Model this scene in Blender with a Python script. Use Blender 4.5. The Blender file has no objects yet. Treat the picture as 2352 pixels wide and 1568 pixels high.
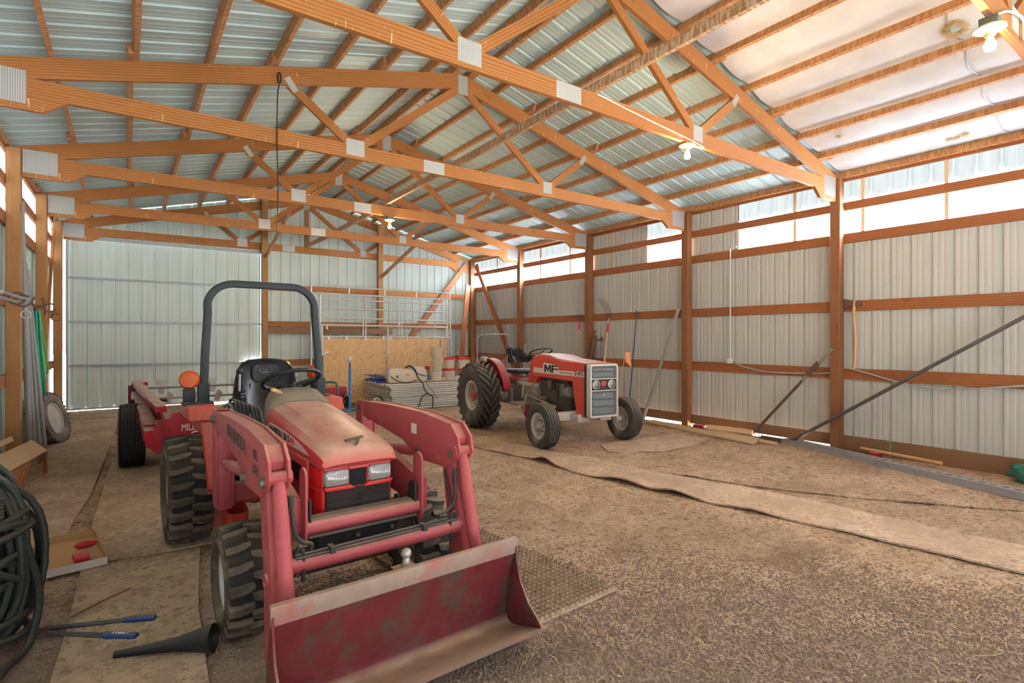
import bpy, bmesh, math, random
from mathutils import Vector, Matrix, Quaternion
R = random.Random(7)
PI = math.pi
sc = bpy.context.scene
COL = sc.collection
V = Vector

# ---------------------------------------------------------------- materials
def newmat(name):
    m = bpy.data.materials.new(name); m.use_nodes = True
    nt = m.node_tree; nt.nodes.clear()
    out = nt.nodes.new('ShaderNodeOutputMaterial')
    b = nt.nodes.new('ShaderNodeBsdfPrincipled')
    nt.links.new(b.outputs[0], out.inputs[0])
    return m, nt, b, out
def N(nt, t, **kw):
    n = nt.nodes.new(t)
    for k, v in kw.items(): setattr(n, k, v)
    return n
def coords(nt, kind='Object', scale=(1, 1, 1), rot=(0, 0, 0)):
    if kind == 'World':
        t = N(nt, 'ShaderNodeNewGeometry'); o = t.outputs['Position']
    else:
        t = N(nt, 'ShaderNodeTexCoord'); o = t.outputs[kind]
    mp = N(nt, 'ShaderNodeMapping'); mp.inputs['Scale'].default_value = scale; mp.inputs['Rotation'].default_value = rot
    nt.links.new(o, mp.inputs[0]); return mp.outputs[0]
def noise(nt, co, scale=5, detail=4, rough=.55, dist=0):
    n = N(nt, 'ShaderNodeTexNoise'); n.inputs['Scale'].default_value = scale; n.inputs['Detail'].default_value = detail
    n.inputs['Roughness'].default_value = rough; n.inputs['Distortion'].default_value = dist
    nt.links.new(co, n.inputs['Vector']); return n.outputs['Fac']
def ramp(nt, fac, stops):
    r = N(nt, 'ShaderNodeValToRGB'); e = r.color_ramp.elements
    while len(e) < len(stops): e.new(.5)
    for i, (p, c) in enumerate(stops):
        e[i].position = p; e[i].color = (c[0], c[1], c[2], 1) if hasattr(c, '__len__') else (c, c, c, 1)
    nt.links.new(fac, r.inputs[0]); return r.outputs[0]
def mix(nt, fac, a, b, mode='MIX'):
    m = N(nt, 'ShaderNodeMix'); m.data_type = 'RGBA'; m.blend_type = mode
    def put(i, v):
        if hasattr(v, 'is_output'): nt.links.new(v, m.inputs[i])
        elif isinstance(v, (int, float)): m.inputs[i].default_value = v
        else: m.inputs[i].default_value = (v[0], v[1], v[2], 1)
    put(0, fac); put(6, a); put(7, b); return m.outputs[2]
def bump(nt, b, h, strength=.3, dist=.01):
    n = N(nt, 'ShaderNodeBump'); n.inputs['Strength'].default_value = strength; n.inputs['Distance'].default_value = dist
    nt.links.new(h, n.inputs['Height']); nt.links.new(n.outputs[0], b.inputs['Normal'])
def upmask(nt, lo=.3, hi=.9):
    g = N(nt, 'ShaderNodeNewGeometry'); s = N(nt, 'ShaderNodeSeparateXYZ'); nt.links.new(g.outputs['Normal'], s.inputs[0])
    return ramp(nt, s.outputs[2], [(lo, 0), (hi, 1)])
def mulf(nt, a, b):
    m = N(nt, 'ShaderNodeMath', operation='MULTIPLY')
    for i, v in enumerate((a, b)):
        if hasattr(v, 'is_output'): nt.links.new(v, m.inputs[i])
        else: m.inputs[i].default_value = v
    return m.outputs[0]

def plain(name, c, rough=.5, metal=0, var=.12, scale=14, dust=None, dustamt=.6, bumpy=0, spots=None):
    """paint / plastic / rubber with slight mottling, settled dust on upward faces and wear spots"""
    m, nt, b, o = newmat(name)
    co = coords(nt, 'Object')
    f = noise(nt, co, scale, 5)
    col = mix(nt, f, [x * (1 - var) for x in c], [min(1, x * (1 + var)) for x in c])
    b.inputs['Specular IOR Level'].default_value = .3
    if spots:
        fsp = ramp(nt, noise(nt, co, spots[1] * 9, 5, .7), [(.58, 0), (.66, .45)]); col = mix(nt, fsp, col, spots[0])
        sp = ramp(nt, noise(nt, co, spots[1], 9, .7), [(spots[2] - .02, 0), (spots[2] + .12, .9)])
        col = mix(nt, sp, col, spots[0])
    if dust:
        up = upmask(nt); d = mulf(nt, up, mulf(nt, ramp(nt, noise(nt, co, 6, 5), [(.2, .35), (.7, 1)]), dustamt))
        col = mix(nt, d, col, dust)
        b.inputs['Specular IOR Level'].default_value = .22
    nt.links.new(col, b.inputs['Base Color'])
    b.inputs['Roughness'].default_value = rough; b.inputs['Metallic'].default_value = metal
    if bumpy: bump(nt, b, noise(nt, co, scale * 4, 4), bumpy, .004)
    return m
DUST = (.46, .33, .21)

def wood(name, c1, c2, c3, rough=.65, gs=1.0, stain=None, scuff=False):
    m, nt, b, o = newmat(name)
    co = coords(nt, 'UV', (1.5 * gs, 22 * gs, 1))
    w = N(nt, 'ShaderNodeTexWave'); w.bands_direction = 'Y'; w.inputs['Scale'].default_value = .55
    w.inputs['Distortion'].default_value = 10.5; w.inputs['Detail'].default_value = 2.5; w.inputs['Detail Scale'].default_value = .38; w.inputs['Detail Roughness'].default_value = .45
    nt.links.new(co, w.inputs['Vector'])
    fine = noise(nt, coords(nt, 'UV', (2, 90, 1)), 2.5, 5, .6)
    big = noise(nt, coords(nt, 'UV', (.6, 1.5, 1)), 1.4, 3)
    col = mix(nt, ramp(nt, w.outputs['Fac'], [(.35, 0), (.8, .95)]), c1, c2)
    col = mix(nt, ramp(nt, fine, [(.42, 0), (.68, .6)]), col, c3)
    col = mix(nt, ramp(nt, big, [(.35, 0), (.7, .6)]), col, [x * .72 for x in c1])
    vk = N(nt, 'ShaderNodeTexVoronoi'); vk.inputs['Scale'].default_value = 1.2
    nt.links.new(coords(nt, 'UV', (1.3, 7, 1)), vk.inputs['Vector'])
    col = mix(nt, ramp(nt, vk.outputs['Distance'], [(.05, .8), (.11, 0)]), col, [x * .35 for x in c1])
    if scuff:
        sc_ = noise(nt, coords(nt, 'UV', (55, 5, 1)), 1.0, 2, .4); area = noise(nt, coords(nt, 'UV', (1.3, .1, 1)), 1.0, 2)
        col = mix(nt, mulf(nt, ramp(nt, sc_, [(.70, 0), (.73, .8)]), ramp(nt, area, [(.5, 0), (.6, 1)])), col, (.80, .62, .42))
    if stain:
        s = ramp(nt, noise(nt, coords(nt, 'UV', (14, 2.5, 1)), 2.2, 3), [(.46, 0), (.56, stain[1])])
        col = mix(nt, s, col, stain[0])
    nt.links.new(col, b.inputs['Base Color']); b.inputs['Roughness'].default_value = rough
    b.inputs['Specular IOR Level'].default_value = .25
    bump(nt, b, fine, .25, .003)
    return m

M = {}
M['fir'] = wood('fir_lumber', (.36, .138, .034), (.19, .058, .011), (.42, .18, .056), scuff=True)
M['purlin'] = wood('purlin_lumber', (.50, .25, .105), (.38, .165, .06), (.57, .31, .15), stain=((.22, .085, .033), .55))
M['post'] = wood('treated_post', (.235, .095, .038), (.15, .055, .021), (.30, .135, .06), gs=1.3)
M['postl'] = wood('treated_post_brown', (.37, .18, .062), (.27, .12, .038), (.42, .22, .085), gs=1.3)
M['girt'] = wood('girt_lumber', (.29, .10, .033), (.17, .05, .014), (.34, .135, .05))
M['skirt'] = wood('skirt_board', (.22, .115, .056), (.15, .07, .033), (.29, .16, .085))
M['runner'] = wood('stained_runner', (.42, .19, .075), (.30, .115, .04), (.55, .35, .2), stain=((.66, .5, .34), .6))
M['board'] = wood('weathered_board', (.66, .46, .29), (.52, .33, .18), (.72, .53, .36))
M['plank'] = wood('pale_plank', (.66, .5, .32), (.56, .4, .23), (.7, .55, .38))
M['handle'] = wood('tool_handle', (.62, .36, .17), (.5, .26, .11), (.68, .42, .22))

def sheetmetal(name, c, rough=.42, streak=(.36, .37, .27), amt=.5, axis='Z', metal=0.0, spec=.5):
    m, nt, b, o = newmat(name)
    sca = {'Z': (9, 9, .35), 'X': (.3, 8, .3)}[axis]
    f = noise(nt, coords(nt, 'World', sca), 1.0, 5, .6)
    f2 = noise(nt, coords(nt, 'World', (.7, .7, .7)), 1.0, 3)
    col = mix(nt, ramp(nt, f, [(.45, 0), (.75, amt)]), c, streak)
    col = mix(nt, ramp(nt, f2, [(.3, 0), (.75, .45)]), col, [x * .82 for x in c])
    nt.links.new(col, b.inputs['Base Color']); b.inputs['Roughness'].default_value = rough
    b.inputs['Metallic'].default_value = metal; b.inputs['Specular IOR Level'].default_value = spec
    return m
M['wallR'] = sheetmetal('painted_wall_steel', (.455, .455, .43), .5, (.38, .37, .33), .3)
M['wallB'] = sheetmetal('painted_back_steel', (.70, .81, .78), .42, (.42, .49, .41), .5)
M['doorM'] = sheetmetal('painted_door_steel', (.74, .86, .83), .40, (.47, .56, .47), .5)
M['roof'] = sheetmetal('roof_steel', (.46, .59, .605), .5, (.36, .45, .46), .45, axis='X', metal=.1)
M['galv'] = plain('galvanised_pipe', (.74, .74, .72), .4, .35, .12, 9)
M['galvd'] = plain('dull_galvanised_steel', (.36, .37, .40), .5, .5, .2, 7, dust=DUST, dustamt=.35)
M['steel'] = plain('bare_steel', (.34, .31, .29), .45, .7, .25, 12)
M['iron'] = plain('rusty_iron', (.13, .075, .05), .75, .3, .35, 20, bumpy=.4)
M['darkpipe'] = plain('dark_steel_pipe', (.12, .115, .115), .4, .6, .2, 8)
M['black'] = plain('black_plastic', (.014, .014, .015), .42, 0, .2, 10, dust=DUST, dustamt=.1)
M['seat'] = plain('black_vinyl', (.007, .007, .0075), .27, 0, .1, 8, dust=DUST, dustamt=.15)
M['rops'] = plain('charcoal_paint', (.024, .029, .032), .5, 0, .15, 9, dust=DUST, dustamt=.2)
M['rubber'] = plain('tyre_rubber', (.062, .049, .037), .85, 0, .4, 9, dust=(.27, .2, .135), dustamt=.5, spots=((.15, .112, .077), 6, .5))
M['rubberMF'] = plain('worn_tyre_rubber', (.05, .046, .04), .75, 0, .3, 8, dust=(.34, .27, .19), dustamt=.5, spots=((.17, .14, .10), 4, .55))
M['rubberdk'] = plain('dark_tyre_rubber', (.022, .019, .017), .75, 0, .2, 8, dust=DUST, dustamt=.12)
M['hose'] = plain('black_hose', (.035, .034, .032), .5, 0, .3, 9, dust=DUST, dustamt=.4)
M['cable'] = plain('grey_green_hose', (.026, .029, .025), .5, 0, .4, 7, dust=DUST, dustamt=.13)
M['redM'] = plain('red_hood_paint', (.46, .05, .042), .4, 0, .12, 7, dust=(.66, .44, .33), dustamt=1.0)
M['redbright'] = plain('red_grille_paint', (.52, .016, .014), .32, 0, .1, 7, dust=DUST, dustamt=.35)
M['redorange'] = plain('red_fender_paint', (.42, .042, .03), .4, 0, .15, 6, dust=(.50, .25, .17), dustamt=.6, spots=((.55, .33, .25), 7, .66))
M['pink'] = plain('faded_loader_paint', (.37, .066, .07), .45, 0, .13, 6, dust=(.60, .36, .26), dustamt=.7, spots=((.47, .13, .125), 6, .6))
M['bucket'] = plain('scuffed_bucket_paint', (.135, .018, .021), .5, 0, .4, 9, dust=(.42, .27, .17), dustamt=1.0, spots=((.085, .05, .038), 5, .5), bumpy=.4)
M['lip'] = plain('worn_bucket_edge', (.34, .24, .19), .55, .2, .3, 10, spots=((.42, .14, .11), 6, .54), dust=DUST, dustamt=.5)
M['redMF'] = plain('orange_red_paint', (.52, .055, .03), .36, 0, .1, 6, dust=(.72, .57, .46), dustamt=.95)
M['redspread'] = plain('spreader_red_paint', (.235, .012, .018), .4, 0, .12, 6, dust=(.56, .40, .29), dustamt=1.0)
M['white'] = plain('white_plastic', (.74, .70, .63), .45, 0, .08, 8)
M['cream'] = plain('cream_tank_plastic', (.72, .64, .52), .45, 0, .1, 6)
M['silver'] = plain('silver_trim', (.62, .59, .53), .4, .3, .1, 10)
M['greyMF'] = plain('grey_engine_paint', (.24, .215, .185), .6, .1, .35, 14, dust=DUST, dustamt=.5)
M['greyax'] = plain('pale_grey_axle_paint', (.46, .42, .40), .5, .1, .2, 9, dust=DUST, dustamt=.4)
M['engine'] = plain('oily_engine_iron', (.085, .07, .055), .6, .3, .4, 16, dust=DUST, dustamt=.35)
M['engdark'] = plain('greasy_black_iron', (.035, .033, .031), .6, .2, .3, 14, dust=DUST, dustamt=.35)
M['grille'] = plain('dark_grey_grille', (.10, .11, .115), .6, 0, .15, 20, dust=DUST, dustamt=.5)
M['rimcream'] = plain('dusty_rim', (.50, .46, .40), .5, .1, .2, 7, spots=((.33, .22, .14), 5, .6))
M['rimred'] = plain('red_hub_paint', (.45, .06, .06), .45, 0, .2, 8)
M['orange'] = plain('amber_lens', (.52, .075, .004), .25, 0, .12, 20)
M['orangeflag'] = plain('orange_flag_cloth', (.80, .30, .14), .8, 0, .1, 8)
M['dustcowl'] = plain('dust_covered_cowl', (.20, .165, .12), .8, 0, .35, 30, dust=(.36, .29, .2), dustamt=.6)
M['blue'] = plain('blue_paint', (.05, .24, .52), .4, 0, .12, 8)
M['bluecloth'] = plain('blue_webbing', (.035, .05, .24), .7, 0, .3, 10)
M['navy'] = plain('blue_grip_plastic', (.02, .055, .17), .45, 0, .15, 8, dust=DUST, dustamt=.3)
M['green'] = plain('green_paint', (.03, .13, .085), .45, 0, .2, 8)
M['hosegreen'] = plain('green_garden_hose', (.02, .26, .12), .4, 0, .2, 6)
M['hoseteal'] = plain('teal_garden_hose', (.01, .32, .22), .4, 0, .2, 6)
M['hoselime'] = plain('light_green_garden_hose', (.16, .40, .12), .4, 0, .2, 6)
M['pvc'] = plain('grey_conduit_pipe', (.27, .27, .26), .5, 0, .15, 5)
M['redlid'] = plain('red_bucket_plastic', (.62, .035, .03), .4, 0, .12, 8, dust=DUST, dustamt=.2)
M['redtool'] = plain('red_tool_grip', (.50, .02, .03), .4, 0, .1, 8)
M['ink'] = plain('black_lettering', (.022, .02, .02), .6, 0, .05, 8)
M['inkred'] = plain('red_lettering', (.55, .06, .04), .6, 0, .05, 8)
M['inkfade'] = plain('faded_black_lettering', (.10, .065, .06), .6, 0, .2, 8)
M['whiteink'] = plain('white_lettering', (.78, .72, .68), .6, 0, .05, 8)
M['decal'] = plain('pale_decal', (.74, .64, .58), .5, 0, .08, 8)
M['card'] = plain('brown_cardboard', (.52, .30, .13), .8, 0, .1, 5)
M['cardw'] = plain('white_cardboard', (.62, .52, .46), .7, 0, .08, 5)
M['olive'] = plain('olive_electrical_box', (.12, .14, .10), .5, .3, .1, 8)
M['porc'] = plain('lamp_holder_porcelain', (.52, .45, .30), .4, 0, .05, 8)
M['grilleblk'] = plain('matt_black_grille', (.010, .010, .011), .8, 0, .2, 12, dust=DUST, dustamt=.12)
M['fenderMF'] = plain('dark_red_fender', (.27, .018, .03), .4, 0, .15, 8, dust=(.5, .3, .22), dustamt=.5)
M['plant'] = plain('weed_green', (.22, .40, .10), .6, 0, .3, 8)
M['nest'] = plain('dry_grass', (.48, .33, .16), .85, 0, .35, 30)
M['bolt'] = plain('dirty_bolt', (.20, .17, .14), .5, .5, .3, 20)
M['brass'] = plain('dusty_ball', (.42, .36, .30), .4, .5, .2, 20)

def special():
    # gusset plate: punched teeth
    m, nt, b, o = newmat('galvanised_truss_plate')
    co = coords(nt, 'UV', (1, 1, 1))
    w1 = N(nt, 'ShaderNodeTexWave'); w1.inputs['Scale'].default_value = 19; w1.inputs['Distortion'].default_value = 0
    nt.links.new(co, w1.inputs['Vector'])
    w2 = N(nt, 'ShaderNodeTexWave'); w2.bands_direction = 'Y'; w2.inputs['Scale'].default_value = 34; nt.links.new(coords(nt, 'UV', (1, 1, 1), (0, 0, .5)), w2.inputs['Vector'])
    f = mulf(nt, w1.outputs['Fac'], w2.outputs['Fac'])
    col = mix(nt, ramp(nt, f, [(.25, 0), (.45, 1)]), (.56, .55, .52), (.13, .13, .13))
    nt.links.new(col, b.inputs['Base Color']); b.inputs['Metallic'].default_value = .35; b.inputs['Roughness'].default_value = .45
    M['plate'] = m
    # strand board
    m, nt, b, o = newmat('strand_board')
    co = coords(nt, 'Object')
    def flakes(sc_, rot):
        v = N(nt, 'ShaderNodeTexVoronoi'); v.inputs['Scale'].default_value = 26; v.inputs['Randomness'].default_value = 1
        nt.links.new(coords(nt, 'Object', sc_, rot), v.inputs['Vector']); return v
    v1 = flakes((.6, 1, 2.2), (0, .5, 0)); v2 = flakes((1.8, 1, .7), (0, -.7, 0))
    s1 = N(nt, 'ShaderNodeSeparateColor'); nt.links.new(v1.outputs['Color'], s1.inputs[0])
    s2 = N(nt, 'ShaderNodeSeparateColor'); nt.links.new(v2.outputs['Color'], s2.inputs[0])
    col = mix(nt, s1.outputs[0], (.66, .40, .17), (.80, .54, .27))
    col = mix(nt, ramp(nt, s2.outputs[1], [(.74, 0), (.78, .55)]), col, (.56, .30, .11))
    col = mix(nt, ramp(nt, s2.outputs[2], [(.955, 0), (.965, .7)]), col, (.36, .16, .05))
    # pencil grid lines
    br = N(nt, 'ShaderNodeTexBrick'); br.offset = 0; br.inputs['Scale'].default_value = 1
    br.inputs['Brick Width'].default_value = .405; br.inputs['Row Height'].default_value = .405; br.inputs['Mortar Size'].default_value = .004
    br.inputs['Color1'].default_value = br.inputs['Color2'].default_value = (0, 0, 0, 1); br.inputs['Mortar'].default_value = (1, 1, 1, 1)
    nt.links.new(coords(nt, 'UV'), br.inputs['Vector'])
    col = mix(nt, mulf(nt, br.outputs['Color'], .55), col, (.2, .09, .03))
    nt.links.new(col, b.inputs['Base Color']); b.inputs['Roughness'].default_value = .7
    M['osb'] = m
    # translucent fibreglass skylight strip
    m, nt, b, o = newmat('translucent_fibreglass')
    tr = N(nt, 'ShaderNodeBsdfTranslucent'); df = N(nt, 'ShaderNodeBsdfDiffuse')
    f = noise(nt, coords(nt, 'World', (3, 8, .8)), 1.4, 4)
    c = ramp(nt, f, [(.3, (.185, .195, .205)), (.7, (.215, .218, .22))])
    nt.links.new(c, tr.inputs[0]); nt.links.new(c, df.inputs[0])
    mx = N(nt, 'ShaderNodeMixShader'); mx.inputs[0].default_value = .32
    nt.links.new(tr.outputs[0], mx.inputs[1]); nt.links.new(df.outputs[0], mx.inputs[2]); nt.links.new(mx.outputs[0], o.inputs[0])
    M['trans'] = m
    # insulation facing
    m, nt, b, o = newmat('white_insulation_facing')
    f = noise(nt, coords(nt, 'World', (2, 2, 2)), 1.5, 4)
    nt.links.new(ramp(nt, f, [(.3, (.50, .475, .48)), (.7, (.61, .595, .595))]), b.inputs['Base Color']); b.inputs['Roughness'].default_value = .55
    bump(nt, b, noise(nt, coords(nt, 'World', (3, 3, 3)), 2, 4), .3, .02)
    M['insul'] = m
    # glass
    m, nt, b, o = newmat('headlight_glass')
    f = N(nt, 'ShaderNodeTexWave'); f.inputs['Scale'].default_value = 34; nt.links.new(coords(nt, 'Object'), f.inputs['Vector'])
    nt.links.new(ramp(nt, f.outputs['Fac'], [(.2, (.20, .19, .18)), (.8, (.42, .41, .39))]), b.inputs['Base Color'])
    b.inputs['Roughness'].default_value = .12; b.inputs['Metallic'].default_value = .25; bump(nt, b, f.outputs['Fac'], .35, .004)
    M['lens'] = m
    m, nt, b, o = newmat('glowing_bulb')
    b.inputs['Base Color'].default_value = (1, .85, .6, 1); b.inputs['Emission Color'].default_value = (1, .60, .2, 1); b.inputs['Emission Strength'].default_value = .9
    M['bulb'] = m
    # dirt floor
    m, nt, b, o = newmat('dirt_and_straw_floor')
    w = 'World'
    big = noise(nt, coords(nt, w), .55, 4, .55); mid = noise(nt, coords(nt, w), 3.2, 6, .65); fine = noise(nt, coords(nt, w), 42, 4, .7); grit = noise(nt, coords(nt, w), 150, 3, .7)
    col = ramp(nt, mid, [(.30, (.43, .275, .175)), (.5, (.66, .455, .30)), (.70, (.76, .57, .41))])
    col = mix(nt, ramp(nt, big, [(.42, 0), (.62, .55)]), col, (.25, .165, .10))
    clod = noise(nt, coords(nt, w), 15, 6, .72); col = mix(nt, ramp(nt, clod, [(.36, .9), (.48, 0)]), col, (.14, .085, .05)); col = mix(nt, ramp(nt, clod, [(.56, 0), (.68, .6)]), col, (.70, .52, .37))
    col = mix(nt, ramp(nt, fine, [(.36, .85), (.48, 0)]), col, (.13, .08, .048))
    col = mix(nt, ramp(nt, fine, [(.60, 0), (.70, .5)]), col, (.52, .40, .27))
    vf = N(nt, 'ShaderNodeTexVoronoi'); vf.inputs['Scale'].default_value = 13; nt.links.new(coords(nt, w, (1, 2.6, 1), (0, 0, .6)), vf.inputs['Vector'])
    sp = mulf(nt, ramp(nt, vf.outputs['Distance'], [(.09, 1), (.14, 0)]), ramp(nt, noise(nt, coords(nt, w), 2.3, 2), [(.45, 0), (.6, .75)]))
    col = mix(nt, sp, col, (.50, .38, .24))
    # darker gravelly ground towards the front
    tc = N(nt, 'ShaderNodeNewGeometry'); s = N(nt, 'ShaderNodeSeparateXYZ'); nt.links.new(tc.outputs['Position'], s.inputs[0])
    dx_ = N(nt, 'ShaderNodeMath', operation='MULTIPLY_ADD'); nt.links.new(s.outputs[0], dx_.inputs[0]); dx_.inputs[1].default_value = .7; nt.links.new(s.outputs[1], dx_.inputs[2])
    ad = N(nt, 'ShaderNodeMath', operation='MULTIPLY_ADD'); nt.links.new(mid, ad.inputs[0]); ad.inputs[1].default_value = 1.6; nt.links.new(dx_.outputs[0], ad.inputs[2])
    gm = N(nt, 'ShaderNodeMapRange'); gm.inputs['From Min'].default_value = 5.3; gm.inputs['From Max'].default_value = 4.2; nt.links.new(ad.outputs[0], gm.inputs[0])
    gcol = ramp(nt, grit, [(.3, (.10, .068, .048)), (.5, (.29, .20, .145)), (.72, (.52, .385, .285))])
    col = mix(nt, mulf(nt, gm.outputs[0], .72), col, gcol)
    # a few damp reddish patches
    for (px, py, rx, ry, a) in ((4.05, 2.1, .8, .42, .8), (5.9, 3.0, 1.3, .8, .55), (6.5, 7.2, 1.8, 1.0, .45), (6.6, 4.4, .9, .5, .5)):
        cm = N(nt, 'ShaderNodeVectorMath', operation='SUBTRACT'); nt.links.new(tc.outputs['Position'], cm.inputs[0]); cm.inputs[1].default_value = (px, py, 0)
        cd = N(nt, 'ShaderNodeVectorMath', operation='MULTIPLY'); nt.links.new(cm.outputs[0], cd.inputs[0]); cd.inputs[1].default_value = (1 / rx, 1 / ry, 0)
        ln = N(nt, 'ShaderNodeVectorMath', operation='LENGTH'); nt.links.new(cd.outputs[0], ln.inputs[0])
        a2 = N(nt, 'ShaderNodeMath', operation='MULTIPLY_ADD'); nt.links.new(mid, a2.inputs[0]); a2.inputs[1].default_value = .7; nt.links.new(ln.outputs[1], a2.inputs[2])
        col = mix(nt, mulf(nt, ramp(nt, a2.outputs[0], [(.45, 1), (1.0, 0)]), a), col, (.20, .115, .06))
    nt.links.new(col, b.inputs['Base Color']); b.inputs['Roughness'].default_value = .95; b.inputs['Specular IOR Level'].default_value = .1
    hh = N(nt, 'ShaderNodeMath', operation='ADD'); nt.links.new(fine, hh.inputs[0]); nt.links.new(clod, hh.inputs[1])
    bump(nt, b, hh.outputs[0], .9, .03)
    M['dirt'] = m
    # dusty belting mats
    def matting(name, c1, c2, c3):
        m, nt, b, o = newmat(name)
        f = noise(nt, coords(nt, w), 1.7, 6, .62); f2 = noise(nt, coords(nt, w), 26, 5, .7); f3 = noise(nt, coords(nt, w, (1, 2.2, 1), (0, 0, .5)), 9, 4, .6)
        col = ramp(nt, f, [(.3, c1), (.55, c2), (.75, c3)])
        col = mix(nt, ramp(nt, f2, [(.36, .8), (.48, 0)]), col, (.17, .105, .065)); f4 = noise(nt, coords(nt, w), 4.5, 6, .7); col = mix(nt, ramp(nt, f4, [(.52, 0), (.60, .75)]), col, (.36, .235, .15))
        col = mix(nt, ramp(nt, f3, [(.60, 0), (.68, .6)]), col, (.20, .13, .08))
        nt.links.new(col, b.inputs['Base Color']); b.inputs['Roughness'].default_value = .9; bump(nt, b, f2, .3, .008)
        return m
    M['mat'] = matting('dusty_rubber_matting', (.34, .225, .145), (.50, .35, .235), (.62, .48, .35))
    M['belt'] = matting('dusty_belting', (.38, .255, .155), (.54, .38, .235), (.64, .47, .31))
    M['perf'] = matting('dusty_perforated_rubber', (.36, .26, .17), (.46, .335, .22), (.52, .39, .26))
    # outside ground, near black so little light bounces into the wall strips
    m, nt, b, o = newmat('dark_yard_ground')
    nt.links.new(ramp(nt, noise(nt, coords(nt, w), 2, 5), [(.3, (.009, .009, .008)), (.7, (.013, .012, .01))]), b.inputs['Base Color']); b.inputs['Roughness'].default_value = .95; b.inputs['Specular IOR Level'].default_value = 0
    M['yard'] = m
    M['bounceyard'] = plain('bounce_yard_ground', (.11, .105, .095), .95, 0, .2, 2)  # lighter ground colour, added to reflect sun towards the left wall
special()

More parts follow.
